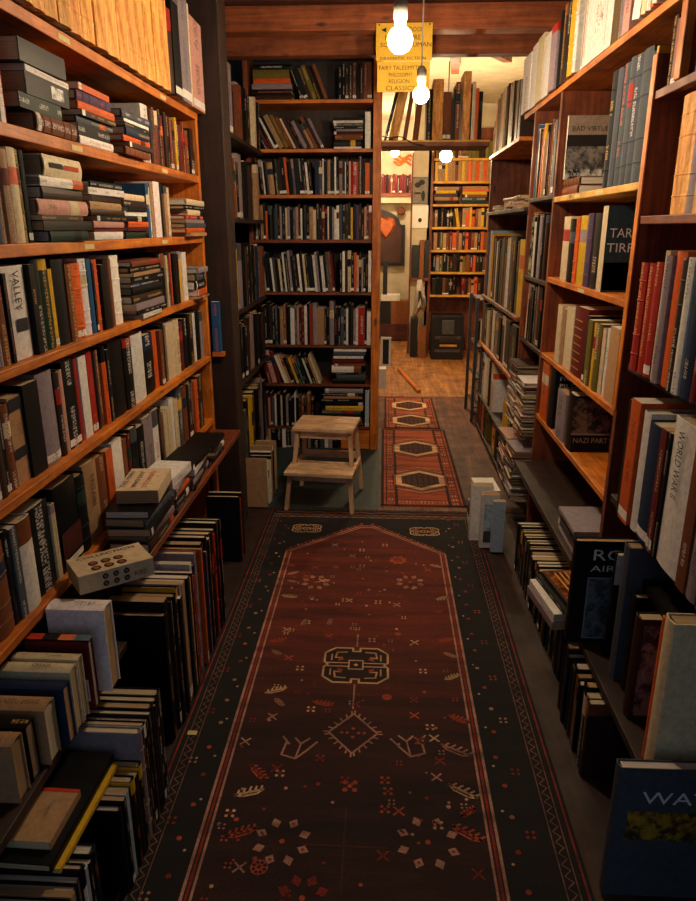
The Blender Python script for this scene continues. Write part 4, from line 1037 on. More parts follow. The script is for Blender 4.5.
C_EDGE = lin('8a665c')
RX0, RX1, RY0, RY1 = -.632, .53, .25, 3.715
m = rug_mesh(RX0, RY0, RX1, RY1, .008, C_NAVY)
D = Draw(m); cxr = -.073
IL, IR = -.468, .322
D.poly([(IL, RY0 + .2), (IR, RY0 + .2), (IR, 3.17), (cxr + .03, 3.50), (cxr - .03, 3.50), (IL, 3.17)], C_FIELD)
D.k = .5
random.seed(3)
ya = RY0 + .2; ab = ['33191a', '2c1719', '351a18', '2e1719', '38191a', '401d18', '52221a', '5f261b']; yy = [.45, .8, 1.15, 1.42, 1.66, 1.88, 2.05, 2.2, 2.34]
for k_ in range(8): D.poly([(IL, yy[k_]), (IR, yy[k_]), (IR, yy[k_ + 1]), (IL, yy[k_ + 1])], lin(ab[k_]))  # field colour steps darker towards the near end of the rug
D.k = 1
for off, c, w in ((0, C_PINK, .006), (-.012, C_RED, .005), (-.024, C_PINK, .005)):
    D.line([(IL - off, RY0 + .2), (IL - off, 3.17 - off * .2), (cxr - .03, 3.50 + off), (cxr + .03, 3.50 + off), (IR + off, 3.17 - off * .2), (IR + off, RY0 + .2)], w, c)
for k in range(22):      # stepped hooks along the gable
    t = k / 21
    for sx in (-1, 1):
        x = cxr + sx * (.03 + t * (.365 if sx < 0 else .36)); y = 3.515 - t * .33
        D.poly([(x - .007, y), (x + .007, y), (x + .007, y + .016), (x - .007, y + .016)], C_RED if k % 2 else C_RUST)
for sx, xo in ((-1, RX0), (1, RX1)):
    xm = xo - sx * .048
    D.line([(xm - .016, RY0 + .03), (xm - .016, RY1 - .08)], .0022, C_EDGE); D.line([(xm + .016, RY0 + .03), (xm + .016, RY1 - .08)], .0022, C_EDGE)
    D.zig(xm, RY0 + .03, RY1 - .08, .009, .017, .0022, C_EDGE)
    D.line([(xo - sx * .012, RY0), (xo - sx * .012, RY1)], .004, C_RED)
    for k in range(60):
        y = RY0 + .1 + k * .057; x = (IL - .05) if sx < 0 else (IR + .05)
        if k % 2: D.disc(x + random.uniform(-.01, .01), y, .008, random.choice([C_RUST, C_PINK, C_RED]), 6)
        elif k % 4 == 0: D.flower(x + sx * .04, y, .012, random.choice([C_PINK, C_RED, C_RUST]))
        if k % 3 == 0: D.disc(x - sx * .022, y + .02, .005, C_CREAM, 4)
D.line([(RX0 + .03, RY1 - .07), (RX1 - .03, RY1 - .07)], .004, C_PINK); D.line([(RX0 + .03, RY1 - .105), (RX1 - .03, RY1 - .105)], .004, C_PINK)
D.zig_h = None
D.line([(RX0 + .04 + i * .0245, RY1 - (.078 if i % 2 else .098)) for i in range(45)], .0035, C_PINK)
D.line([(RX0 + .04 + i * .06, RY1 - .03 - (.012 if i % 2 else 0)) for i in range(19)], .005, C_RUST)
def medallion(x, y, w, h, c=C_CREAM, th=.006):
    q = .32
    P = [(x - w * (1 - q), y - h), (x - w * .12, y - h), (x - w * .12, y - h * .8), (x + w * .12, y - h * .8), (x + w * .12, y - h), (x + w * (1 - q), y - h), (x + w, y - h * (1 - q)), (x + w, y - h * .15), (x + w * .88, y),
         (x + w, y + h * .15), (x + w, y + h * (1 - q)), (x + w * (1 - q), y + h), (x + w * .12, y + h), (x + w * .12, y + h * .8), (x - w * .12, y + h * .8), (x - w * .12, y + h), (x - w * (1 - q), y + h), (x - w, y + h * (1 - q)), (x - w, y + h * .15), (x - w * .88, y), (x - w, y - h * .15), (x - w, y - h * (1 - q))]
    D.poly([(a, b) for a, b in P], lin('2c1712')); D.k += 1
    D.line(P, th, c, True)
    D.line([(x - w * .9, y + h * .1), (x - w * .25, y + h * .1)], th * .7, c); D.line([(x - w * .9, y - h * .1), (x - w * .25, y - h * .1)], th * .7, c)
    D.line([(x + w * .9, y + h * .1), (x + w * .25, y + h * .1)], th * .7, c); D.line([(x + w * .9, y - h * .1), (x + w * .25, y - h * .1)], th * .7, c)
    D.line([(x - w * .22, y - h * .25), (x + w * .22, y - h * .25), (x + w * .22, y + h * .25), (x - w * .22, y + h * .25)], th * .7, c, True)
    D.disc(x, y, w * .08, c, 4)
    for sx in (-1, 1):
        for sy in (-1, 1):
            D.line([(x + sx * w * .3, y + sy * h * .75), (x + sx * w * .62, y + sy * h * .72), (x + sx * w * .66, y + sy * h * .4), (x + sx * w * .45, y + sy * h * .42)], th * .8, c)
            D.poly([(x + sx * w * .38, y + sy * h * .3), (x + sx * w * .58, y + sy * h * .2), (x + sx * w * .5, y + sy * h * .5)], C_RUST)
            D.line([(x + sx * w * .78, y + sy * h * .25), (x + sx * w * .78, y + sy * h * .6)], th * .6, c)
    D.k -= 1
medallion(-.083, 2.228, .118, .107)
medallion(-.395, 3.45, .075, .05, th=.005); medallion(.235, 3.44, .075, .05, th=.005)
def dia(x, y, w, h, c):
    P = [(x - w, y), (x, y - h), (x + w, y), (x, y + h)]
    D.line(P, .005, c, True)
    for i in range(4):
        (ax, ay), (bx, by) = P[i], P[(i + 1) % 4]
        for t in (.08, .26, .44, .62, .8, .97):
            px, py = ax + (bx - ax) * t, ay + (by - ay) * t
            L = math.hypot(px - x, py - y); D.line([(px, py), (px + (px - x) / L * .018, py + (py - y) / L * .018)], .004, c)
    for a, b in ((0, .02), (0, -.02), (.018, 0), (-.018, 0), (.036, 0), (-.036, 0)): D.disc(x + a, y + b, .006, C_RUST, 6)
dia(-.078, 1.862, .078, .092, C_PINK)
def pz(px, py): p = at_z(px, py, .009); return p.x, p.y
def bird(px, py, sx, c):
    x, y = pz(px, py)
    D.line([(x - sx * .05, y + .05), (x - sx * .035, y + .03), (x - sx * .045, y - .03), (x, y - .045), (x + sx * .03, y - .01), (x + sx * .06, y + .03)], .005, c)
    D.line([(x - sx * .01, y + .045), (x + sx * .01, y + .02), (x + sx * .035, y + .045)], .005, c); D.line([(x, y - .04), (x + sx * .01, y + .02)], .004, c)
bird(297, 748, 1, C_PINK); bird(410, 746, -1, C_PINK)
for px, py, deg, L, c, sd in ((276, 690, 25, .10, C_CREAM, 1), (279, 702, -50, .06, C_PINK, 1), (323, 703, -12, .09, C_RUST, 1), (258, 772, -50, .10, C_RUST, 1), (249, 792, 18, .11, C_CREAM, 1),
        (241, 832, 22, .11, C_RUST, 1), (452, 677, 30, .08, C_CREAM, 1), (459, 719, -30, .09, C_RUST, 1), (456, 750, -28, .13, C_PINK, 1), (463, 791, -32, .12, C_CREAM, 1), (467, 833, -32, .12, C_RUST, 1), (468, 812, 35, .07, C_RUST, 1),
        (278, 640, 20, .09, C_RUST, 1), (276, 652, -40, .06, C_PINK, 1), (290, 565, 160, .07, C_RUST, 1), (293, 573, 30, .07, C_PINK, 1), (292, 581, -20, .06, C_PINK, 1), (289, 596, -10, .09, C_CREAM, 1),
        (436, 566, -25, .08, C_PINK, 1), (444, 598, 200, .09, C_CREAM, 1), (440, 612, 20, .07, C_RUST, 1), (446, 640, 15, .08, C_RUST, 1), (330, 622, 80, .06, C_PINK, 1), (305, 622, 70, .07, C_PINK, 1), (450, 655, -35, .07, C_PINK, 1)):
    x, y = pz(px, py); D.comb(x, y, math.radians(deg), L, c, side=sd)
def ring(px, py, r, c):
    x, y = pz(px, py)
    for i in range(8):
        a = i * math.pi / 4 + .39; X, Y = x + r * math.cos(a), y + r * math.sin(a)
        D.poly([(X + .018 * math.cos(a), Y + .018 * math.sin(a)), (X - .014 * math.sin(a), Y + .014 * math.cos(a)), (X - .016 * math.cos(a), Y - .016 * math.sin(a)), (X + .014 * math.sin(a), Y - .014 * math.cos(a))], c)
        if i % 2: D.k += 1; D.disc(X, Y, .005, C_RED, 4); D.k -= 1
    D.disc(x, y, .008, C_RUST, 6)
ring(282, 841, .062, C_PINK); ring(428, 842, .07, C_PINK); ring(316, 582, .052, C_PINK); ring(410, 582, .05, C_PINK); ring(302, 898, .05, C_RED); ring(398, 560, .03, C_RUST)
for px, py, r in ((259, 867, .024), (387, 697, .017), (336, 567, .016), (398, 634, .013)):
    x, y = pz(px, py); D.rosette(x, y, r, C_RUST, C_RED if r < .02 else C_NAVY)
for px, py in ((280, 773), (320, 758), (230, 813), (438, 825), (311, 709), (414, 700), (385, 780), (388, 791), (385, 809), (307, 622), (423, 671), (340, 640), (372, 640), (362, 550), (362, 566), (385, 545), (300, 545), (345, 600), (378, 602), (300, 668), (430, 727), (345, 780)):
    x, y = pz(px, py); D.flower(x, y, .013, random.choice([C_RUST, C_PINK, C_CREAM, C_RED]), C_RED)
D.line([(-.083, 1.30), (-.083, 1.56)], .004, C_LINE); D.line([(-.19, 1.43), (.03, 1.43)], .004, C_LINE); D.line([(-.083, 2.35), (-.083, 2.43)], .004, C_PINK); D.line([(-.083, 2.11), (-.083, 1.98)], .004, C_PINK)
x, y = pz(350, 786); D.flower(x, y, .02, C_RUST, C_RUST)
for _ in range(260):
    x, y = random.uniform(IL + .03, IR - .03), random.uniform(RY0 + .3, 3.3)
    if abs(x - cxr) / .37 + max(0, (y - 3.1)) / .33 > .95: continue
    if math.hypot(x + .083, y - 2.23) < .15 or math.hypot(x + .078, y - 1.862) < .12: continue
    r = random.random(); c = random.choice([C_RUST, C_RED, C_PINK, C_RED, C_CREAM])
    if r < .6: D.disc(x, y, random.uniform(.004, .008), c, 5)
    elif r < .8: D.line([(x - .014, y - .014), (x + .014, y + .014)], .004, c); D.line([(x - .014, y + .014), (x + .014, y - .014)], .004, c)
    else: D.flower(x, y, .009, c)
rg = empty('area_rug', (cxr, 2.0, 0), 'long dark maroon oriental rug with scattered motifs covering the aisle floor', 'rug')
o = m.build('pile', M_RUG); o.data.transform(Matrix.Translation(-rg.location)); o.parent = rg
fr = Mb()
for i in range(150):
    x = RX0 + .01 + i * (RX1 - RX0 - .02) / 149
    fr.tube((x, RY1 - .001, .004), (x + random.uniform(-.008, .008), RY1 + random.uniform(.018, .03), .002), .0013, n=4, col=lin('b08a60'))
o = fr.build('fringe', M_RUG); o.data.transform(Matrix.Translation(-rg.location)); o.parent = rg

def runner(x0, y0, x1, y1, meds, label, zt=.008, edge=True):
    m = rug_mesh(x0, y0, x1, y1, zt, lin('bc5c38')); d = Draw(m); w = x1 - x0; xc = (x0 + x1) / 2
    dk, cr, ru = lin('341820'), lin('f0d6ac'), lin('a84828')
    for a in (0, .03, .085):
        for s_, xe in ((1, x0), (-1, x1)): d.poly(sorted_rect(xe + s_ * a, xe + s_ * (a + (.018 if a != .03 else .006)), y0, y1), dk)
    d.poly(sorted_rect(x0, x1, y0, y0 + .02), dk); d.poly(sorted_rect(x0, x1, y1 - .02, y1), dk)
    n = int((y1 - y0) / .062)
    for k in range(n):
        y = y0 + .04 + k * .062
        for s_, xe in ((1, x0), (-1, x1)):
            X = xe + s_ * .06
            d.k = 1; d.flower(X, y, .012, random.choice([cr, C_PINK, dk]), dk); d.line([(X - .022, y + .031), (X + .022, y + .031)], .006, dk)
    d.k = 1
    for k in range(7): X = x0 + .12 + k * (w - .24) / 6; d.flower(X, y0 + .055, .014, random.choice([cr, C_PINK]), dk)
    d.line([(x0 + .1, y0 + .09), (x1 - .1, y0 + .09)], .006, dk)
    for yc in meds:
        W_, H_ = .145, .175
        def oc(s_): return [(xc - W_ * s_, yc - H_ * .45 * s_), (xc - W_ * .0, yc - H_ * s_), (xc + W_ * s_, yc - H_ * .45 * s_), (xc + W_ * s_, yc + H_ * .45 * s_), (xc, yc + H_ * s_), (xc - W_ * s_, yc + H_ * .45 * s_)]
        for s_, c in ((1.22, dk), (1.17, lin('b0563a')), (1.06, cr), (.82, lin('3a1a1c'))):
            d.poly(oc(s_), c); d.k += 1
        for i in range(-3, 4):
            for j in range(-4, 5):
                X, Y = xc + i * .036, yc + j * .032
                if abs(X - xc) / (W_ * .85) < 1 and abs(Y - yc) < H_ * (.72 - .42 * abs(X - xc) / W_): d.flower(X, Y, .009, ru if (i + j) % 2 else lin('8a5a48'), None)
        d.k = 1
        for sy in (-1, 1):
            for q in (.19, .205, .22): d.line([(xc - .15, yc + sy * q * .8), (xc, yc + sy * q * 1.12), (xc + .15, yc + sy * q * .8)], .004, random.choice([dk, cr, C_PINK]))
    r_ = empty('runner_rug', ((x0 + x1) / 2, (y0 + y1) / 2, 0), label, 'rug', 'runner rugs in the doorway')
    o = m.build('pile', M_RUG); o.data.transform(Matrix.Translation(-r_.location)); o.parent = r_
    f = Mb()
    for i in range(60):
        x = x0 + .008 + i * (w - .016) / 59; f.tube((x, y0 + .001, zt * .5), (x + random.uniform(-.008, .008), y0 - random.uniform(.015, .035), .003), .0014, n=4, col=lin('c89058'))
    o = f.build('fringe', M_RUG); o.data.transform(Matrix.Translation(-r_.location)); o.parent = r_
    return r_
def sorted_rect(a, b, y0, y1): a, b = min(a, b), max(a, b); return [(a, y0), (b, y0), (b, y1), (a, y1)]
runner(.0, 3.80, .50, 5.42, (4.24, 4.92), 'orange-red runner rug with two cream hexagon medallions, nearer of the doorway pair')
runner(.02, 5.46, .47, 6.52, (5.70, 6.22), 'second orange-red runner rug lying farther through the doorway, dark bound edge', .01)
mm_ = Mb(); mm_.tube((.18, 7.9, .02), (.36, 6.75, .02), .02, n=8); tag(mm_.build('floor_batten', M_PINE), 'pale wooden batten lying aslant on the worn passage floor', 'batten')

# ================================================================== step stool
st = empty('step_stool', (-.35, 3.69, .0095), 'small bare birch step stool standing before the back bookcase', 'stool', rz=math.radians(-6))
def spart(nm, pts_fn): 
    m = Mb(); pts_fn(m); o = m.build(nm, M_STOOL, st); bevel(o, .003); return o
spart('seat', lambda m: m.box(-.18, .125, .43, .175, .42, .452))
spart('step', lambda m: m.box(-.195, -.03, .215, .195, .20, .236))
def legm(a, b, w=.034, dd=.022):
    m = Mb(); P = []
    for (x, y, z) in (a, b): P += [(x - dd / 2, y - w / 2, z), (x + dd / 2, y - w / 2, z), (x + dd / 2, y + w / 2, z), (x - dd / 2, y + w / 2, z)]
    k = m.idx(P); L = b[2] - a[2]
    for i in range(4): m.fi([k + i, k + (i + 1) % 4, k + 4 + (i + 1) % 4, k + 4 + i], LIN['t'], [(0, .1 * i), (0, .1 * i + .03), (L, .1 * i + .03), (L, .1 * i)])
    m.fi([k + 3, k + 2, k + 1, k], LIN['t']); m.fi([k + 4, k + 5, k + 6, k + 7], LIN['t'])
    return m
for s_ in (-1, 1):
    for a, b in (((s_ * .19, .0, 0), (s_ * .172, .03, .214)), ((s_ * .19, .40, 0), (s_ * .15, .375, .429)), ((s_ * .168, .13, .237), (s_ * .152, .16, .429))):
        o = legm(a, b).build('leg', M_STOOL, st); bevel(o, .002)
spart('rail', lambda m: m.box(-.138, .15, .385, .138, .168, .428)); spart('rail', lambda m: m.box(-.135, .36, .385, .135, .378, .428))
spart('rail', lambda m: m.box(-.158, .02, .17, .158, .038, .213)); spart('rail', lambda m: m.box(-.158, .375, .2, .158, .393, .245))
for s_ in (-1, 1): spart('side_rail', lambda m: m.box(s_ * .178 - .009, .05, .18, s_ * .178 + .009, .376, .213))

# ================================================================== lamps and sign
def bulb(x, y, z, r, top, label, mat=None):
    b = empty('pendant_bulb', (x, y, z), label, 'light bulb', 'bare bulbs hanging along the passage')
    m = Mb(); m.lathe((0, 0, 0), [(.0005, -r)] + [(r * math.cos(a), r * math.sin(a)) for a in [(-80 + i * 10) * math.pi / 180 for i in range(0, 16)]] + [(.014, r * 1.02), (.014, r * 1.12), (.0005, r * 1.13)], 24)
    m.build('glass_bulb', mat or M_BULB, b, True)
    m = Mb(); m.lathe((0, 0, 0), [(.0005, r * 1.135), (.019, r * 1.135), (.019, r * 1.135 + .012), (.022, r * 1.135 + .014), (.022, r * 1.135 + .06), (.012, r * 1.135 + .075), (.0005, r * 1.135 + .076)], 18); m.build('socket', M_SOCKET, b, True)
    m = Mb(); m.tube((0, 0, r * 1.135 + .075), (0, 0, top - z), .006 if r > .045 else .003, n=8); m.build('cord', M_CORD, b, True)
p1 = at_y(400, 40, 2.5); bulb(p1.x, 2.5, p1.z, .039, 2.78, 'bare glowing bulb in a white socket, topmost and largest before the yellow sign')
p2 = at_y(421, 95, 3.5); bulb(p2.x, 3.5, p2.z, .036, 2.78, 'bare glowing bulb hanging at the lower edge of the yellow sign', M_BULB_DIM)
p3 = at_y(446, 156, 7); bulb(p3.x, 7, p3.z, .055, 2.96, 'bare glowing bulb before the far yellow bookcase', M_BULB_FAR)
p4 = at_y(395, 153, 9.4); bulb(p4.x, 9.4, p4.z, .05, 2.96, 'small glowing bulb before the far plaster wall')
SY = 4.19
def sx_(px): return at_y(px, 50, SY).x
def sz_(py): return at_y(400, py, SY).z
sg = empty('paper_sign', (sx_(404), SY, sz_(58)), 'yellow hand-lettered card sign listing book subjects, pinned to the front beam', 'sign')
inv = Matrix.Translation(-sg.location)
for (x0, y0, x1, y1), nm in (((376, 23, 432, 61), 'upper_card'), ((377.5, 61.5, 430.5, 92), 'lower_card')):
    m = Mb(); m.box(sx_(x0), SY - .004, sz_(y1), sx_(x1), SY - .001, sz_(y0), mi=0)
    dk = (0, 0, 0, 1)
    def line(t, px, py, wpx, size, grey=False):
        add_text(m, t, (sx_(px), SY - .004, sz_(py)), (1, 0, 0), (0, 0, 1), size * .0053 * 1.2, dk, width=wpx * .0053, mi=1, lift=.001)
    if nm == 'upper_card':
        a = [(sx_(381), sz_(30)), (sx_(386), sz_(32.5)), (sx_(386), sz_(27.5))]
        m.face([(x, SY - .0052, z) for x, z in a], mi=1)
        line('NEXT DOOR', 395, 32, 28, 5); line('LITERATURE', 384.5, 40, 36, 5); line('SCIENCE HUMAN', 380, 47, 51, 4.5); line('DRAMATIC FICTION', 380, 60, 46, 3.2)
    else:
        line('FAIRY TALES/MYTHS', 379, 70, 45, 4.5); line('PHILOSOPHY', 389, 77, 24, 4.5); line('RELIGION', 389, 83.5, 21, 4.5); line('CLASSICS', 386, 90.5, 30, 5)
    o = m.build(nm, [M_SIGN, M_INK]); o.data.transform(inv); o.parent = sg
for px, py in ((379, 25), (429, 25)):
    m = Mb(); m.tube((sx_(px), SY - .0045, sz_(py)), (sx_(px), SY - .010, sz_(py)), .004, n=8); o = m.build('pin', M_BLACK); o.data.transform(inv); o.parent = sg
# slack wire along the doorway shelf
m = Mb(); P = [at_y(382 + i * 4, 136 + 14 * (i / 12) ** 2 + 1.5 * math.sin(i), 4.87) for i in range(13)]
for a, b in zip(P, P[1:]): m.tube(a, b, .003, n=6)
tag(m.build('cable', M_BLACK), 'thin dark cable sagging along the front of the doorway shelf', 'cable')

# ================================================================== far passage things
def fb(name, x0, x1, y0, y1, Y, dep, mat, label, cat, parent=None):
    """box whose front face fills these picture columns and rows at distance Y"""
    a, b = at_y(x0, (y0 + y1) / 2, Y), at_y(x1, (y0 + y1) / 2, Y); zt, zb = at_y((x0 + x1) / 2, y0, Y).z, at_y((x0 + x1) / 2, y1, Y).z
    m = Mb(); m.box(a.x, Y, max(zb, .008), b.x, Y + dep, zt); o = m.build(name, mat, None)
    if label: tag(o, label, cat)
    bevel(o, .004); return o
M_DREDW = wood_material('dark_red_cabinet', '3a140c', '52201a', '6a2c20', .5)
# nook wall shelf with small red books
NY = 10.3
zs_ = at_y(395, 193, NY).z
rack = bookcase('shallow wall shelf of small red books in the far passage', (0, NY, zs_), [('shelf', (-.16, NY, zs_ - .05, .36, 10.497, zs_), M_BROWN), ('shelf', (-.16, NY + .02, zs_ - .13, .36, 10.497, zs_ - .052), M_WALL)], cat='shelf')
row('the small red-book shelf in the far passage', 'B', NY, zs_ + .001, -.12, 'r34 n28 r34 r30 k28 r32 T30 r34 r28 n32 r34 r30 r32 k32 r28', (.22, .25), mm=True, dmax=.17)
# arched dark panel with orange shield
ap = empty('arched_panel', (.1, 10.4, 1.0), 'large arched dark wooden panel with an orange shield hanging in the passage', 'wall panel')
zt, zb = zs_ - .2, at_y(394, 266, 10.38).z; xl, xr = -.2, at_y(405, 240, 10.38).x; xsh = at_y(397, 240, 10.38).x
n = 12
arc = [(xl, zb), (xr, zb), (xr, zb + (zt - zb) * .72), (xsh + .06, zb + (zt - zb) * .72)] + [(xl + (xsh + .04 - xl) * math.cos(a), zb + (zt - zb) * .74 + (zt - zb) * .26 * math.sin(a)) for a in [i * math.pi / 2 / n for i in range(n + 1)]]
for off, sc_, nm, mat in ((0, 1.0, 'frame', M_BLACK), (-.03, .88, 'board', wood_material('dark_red_panel', '2c1410', '4a2018', '6a3420', .5))):
    m = Mb(); cz = (zt + zb) / 2
    P = [(xl + (x - xl) * sc_, cz + (z - cz) * sc_) for x, z in arc]
    k1 = m.idx([(x, 10.42 + off, z) for x, z in P]); k2 = m.idx([(x, 10.45 + off, z) for x, z in P]); N = len(P)
    m.fi([k1 + i for i in range(N)], LIN['n']); m.fi([k2 + i for i in reversed(range(N))], LIN['n'])
    for i in range(N): m.fi([k1 + i, k2 + i, k2 + (i + 1) % N, k1 + (i + 1) % N], LIN['n'])
    o = m.build(nm, mat); o.data.transform(Matrix.Translation(-ap.location)); o.parent = ap
m = Mb(); c0 = at_y(386, 228, 10.38); hs = [(0, -.16), (.09, -.05), (.13, .05), (.11, .12), (.05, .14), (0, .11), (-.05, .14), (-.11, .12), (-.13, .05), (-.09, -.05)]
k1 = m.idx([(c0.x + x * .75, 10.35, c0.z + z * .75) for x, z in hs]); k2 = m.idx([(c0.x + x, 10.388, c0.z + z) for x, z in hs])
m.fi(list(range(k1, k1 + 10)), LIN['o'])
for i in range(10): m.fi([k1 + i, k1 + (i + 1) % 10, k2 + (i + 1) % 10, k2 + i], LIN['o'])
o = m.build('shield', plain('orange_painted_wood', 'b8581c', .4)); o.data.transform(Matrix.Translation(-ap.location)); o.parent = ap
m = Mb(); c1 = at_y(401, 211, 10.38); m.lathe((0, 0, 0), [(.001, .03), (.04, .028), (.06, .015), (.06, 0), (.001, 0)], 16)
o = m.build('rosette', M_BROWN); o.data.transform(Matrix.Translation(Vector((c1.x, 10.42, c1.z)) - ap.location) @ Matrix.Rotation(R90, 4, 'X')); o.parent = ap
# carved bracket on the plaster
m = Mb()
for k in range(3):
    za = at_y(415, 156 + k * 3, 10.3).z; P = [(at_y(394 + i * 2.6, 160, 10.3).x, 10.44 + .015 * k, za + .025 * math.sin(i * 1.3 + k)) for i in range(14)]
    for a, b in zip(P, P[1:]): m.tube(a, b, .017, n=6)
tag(m.build('carved_bracket', M_PINE), 'wavy carved orange wooden bracket high on the far plaster wall', 'bracket')
# white column with pictures
CY = 9.0
sbox('wall_column', (at_y(411, 250, CY).x, CY, 0, at_y(430.5, 250, CY).x, CY + .14, 2.95), M_WALL)
for nm, (u0, u1) in (('trim_1', (409.6, 411.2)), ('trim_2', (428.8, 431))):
    sbox(nm, (at_y(u0, 250, CY).x, CY - .03, .02, at_y(u1, 250, CY).x, CY - .001, 2.4), M_BROWN)
def framed(name, x0, x1, y0, y1, Y, lab, cat, fcol, pcol, pic, w=.012):
    a, b = at_y(x0, (y0 + y1) / 2, Y).x, at_y(x1, (y0 + y1) / 2, Y).x; zt, zb = at_y(x0, y0, Y).z, at_y(x0, y1, Y).z
    if zb < .05: zb = .007
    r_ = empty(name, ((a + b) / 2, Y, zb), lab, cat); iv = Matrix.Translation(-r_.location)
    m = Mb()
    for q in ((a, zb, b, zb + w), (a, zt - w, b, zt), (a, zb + w, a + w, zt - w), (b - w, zb + w, b, zt - w)): m.box(q[0], Y - .014, q[1], q[2], Y, q[3])
    o = m.build('picture_frame', fcol); o.data.transform(iv); o.parent = r_
    m = Mb(); m.box(a + w, Y - .008, zb + w, b - w, Y - .001, zt - w); o = m.build('print', pcol); o.data.transform(iv); o.parent = r_
    if pic:
        m = Mb(); W_, H_ = b - a, zt - zb
        for (u, v, ru, rv) in pic: m.face([(a + W_ * (u + ru * math.cos(t)), Y - .0095, zb + H_ * (v + rv * math.sin(t))) for t in [i * math.pi / 6 for i in range(12)]])
        o = m.build('drawing', M_INK); o.data.transform(iv); o.parent = r_
framed('portrait_print', 412, 428, 177, 204, CY - .002, 'small black and white portrait print high on the passage column', 'picture', M_BLACK, plain('grey_paper', '8a8078', .7, 0, .5, 40), [(.35, .7, .2, .1), (.35, .4, .25, .04), (.7, .3, .12, .2), (.6, .8, .2, .1)])
framed('card_print', 412, 428, 205.5, 228, CY - .002, 'white card with a tiny dark square pinned on the passage column', 'picture', M_WHITE, M_WHITE, [(.5, .35, .12, .1)])
framed('leaning_picture', 380.5, 391, 337, 366, 6.3, 'white-framed dark picture leaning on the floor just beyond the doorway', 'picture', M_WHITE, M_BLACK, None, .02)
fb('white_box', 379, 386, 369, 389, 5.9, .12, M_WHITE, 'small white box on the floor just beyond the doorway upright', 'box')
fb('dark_chest', 380, 410, 324, 341, 10.05, .3, M_DREDW, 'low dark red chest on the passage floor beneath the cardboard box', 'chest')
fb('cardboard_box', 391, 409, 301, 324, 10.06, .26, M_CARD, 'orange-brown cardboard box on the low dark red chest', 'box')
fb('black_carton', 380, 390.5, 301, 324, 10.06, .26, M_BLACK, 'black carton beside the cardboard box on the dark chest', 'box')
fb('white_tray', 381, 400, 295, 301, 10.05, .28, M_WHITE, 'flat white tray resting on the boxes below the arched panel', 'tray')
fb('black_board', 383, 387.5, 260, 295, 10.1, .03, M_BLACK, 'slim black board standing on the white tray', 'board')
fb('column_ledge', 411.5, 430, 278, 281, CY - .12, .09, M_BROWN, 'small brown ledge on the passage column carrying a slim carton', 'ledge')
fb('slim_carton', 419.5, 424, 240, 278, CY - .11, .07, M_CARD, 'slim upright brown carton standing on the column ledge', 'box')
fb('black_case', 412, 419, 245, 278, CY - .11, .07, M_BLACK, 'black upright case beside the slim brown carton on the column ledge', 'case')
fb('black_folder', 424.5, 429, 240, 278, CY - .11, .07, M_BLACK, 'black folder at the bookcase side of the slim brown carton', 'folder')
m = Mb(); F_ = [at_y(a, b, 8.75) for a, b in [(417.5, 280), (422, 280), (426, 300), (425, 312), (421, 309), (415, 317), (413.5, 314), (416, 296)]]; c = sum(F_, Vector()) / len(F_)
ring0 = m.idx(F_); k2 = m.idx([c + (p - c) * .5 + Vector((0, -.05, 0)) for p in F_]); k3 = m.idx([p + Vector((0, .07, 0)) for p in F_]); N = len(F_)
for i in range(N): j = (i + 1) % N; m.fi([k2 + i, k2 + j, ring0 + j, ring0 + i], LIN['w']); m.fi([ring0 + i, ring0 + j, k3 + j, k3 + i], LIN['w'])
m.fi([k2 + i for i in range(N)], LIN['w']); m.fi([k3 + i for i in reversed(range(N))], LIN['w'])
o = m.build('hanging_bag', M_CLOTH, None, True); tag(o, 'pale crumpled cloth bag hanging below the column ledge', 'bag')
fb('speckled_board', 418, 426, 326, 359, 8.75, .04, M_CARD, 'speckled brown board leaning on the column below the hanging bag', 'board')
fb('black_bin', 410.5, 417.5, 318, 359, 8.75, .15, M_BLACK, 'black bin on the floor beside the speckled brown board', 'bin')
# dark radio-like cabinet before the far bookcase
cb = empty('low_cabinet', (.85, 8.7, 0), 'low black cabinet with a yellow strip before the far bookcase', 'cabinet'); iv = Matrix.Translation(-cb.location)
xa, xb, zt = at_y(432, 330, 8.6).x, at_y(464, 330, 8.6).x, at_y(450, 316, 8.6).z
for nm, b_, mt in (('body', (xa, 8.6, .008, xb, 8.95, zt), M_BLACK), ('grille', (xa + .12, 8.585, zt - .22, xb - .12, 8.599, zt - .05), M_GREYM), ('drawer', (xa + .1, 8.585, zt - .32, xb - .08, 8.599, zt - .25), M_DARKW), ('strip', (xa + .1, 8.585, zt - .37, xb - .08, 8.599, zt - .345), M_YELLOWW)):
    m = Mb(); m.box(*b_); o = m.build(nm, mt); o.data.transform(iv); o.parent = cb; bevel(o, .003)
for k in range(2):
    m = Mb()
    m.box(xa + .04, 8.59, .1 + k * .16, xb - .04, 8.599, .13 + k * .16); o = m.build('plinth_rail', M_GREYM); o.data.transform(iv); o.parent = cb
# grey metal rack
gr = empty('metal_rack', (.85, 5.9, 0), 'narrow grey metal rack standing beyond the doorway bookcase', 'rack'); iv = Matrix.Translation(-gr.location)
for x in (.735, 1.0):
    for y in (5.70, 6.15):
        m = Mb(); m.box(x, y, .005, x + .025, y + .03, 1.02); o = m.build('post', M_GREYM); o.data.transform(iv); o.parent = gr
for z in (.12, .36, .62, .99):
    m = Mb(); m.box(.761, 5.70, z, .999, 6.18, z + .015); o = m.build('shelf', M_GREYM); o.data.transform(iv); o.parent = gr
for i, (z, c) in enumerate(((.136, 'w'), (.376, 'k'), (.636, 'm'))):
    row('the grey metal rack', 'R', .80, z, 6.1, '%s60/18 k50/17 m70/19 w40/18' % c, mm=True, dmax=.15)
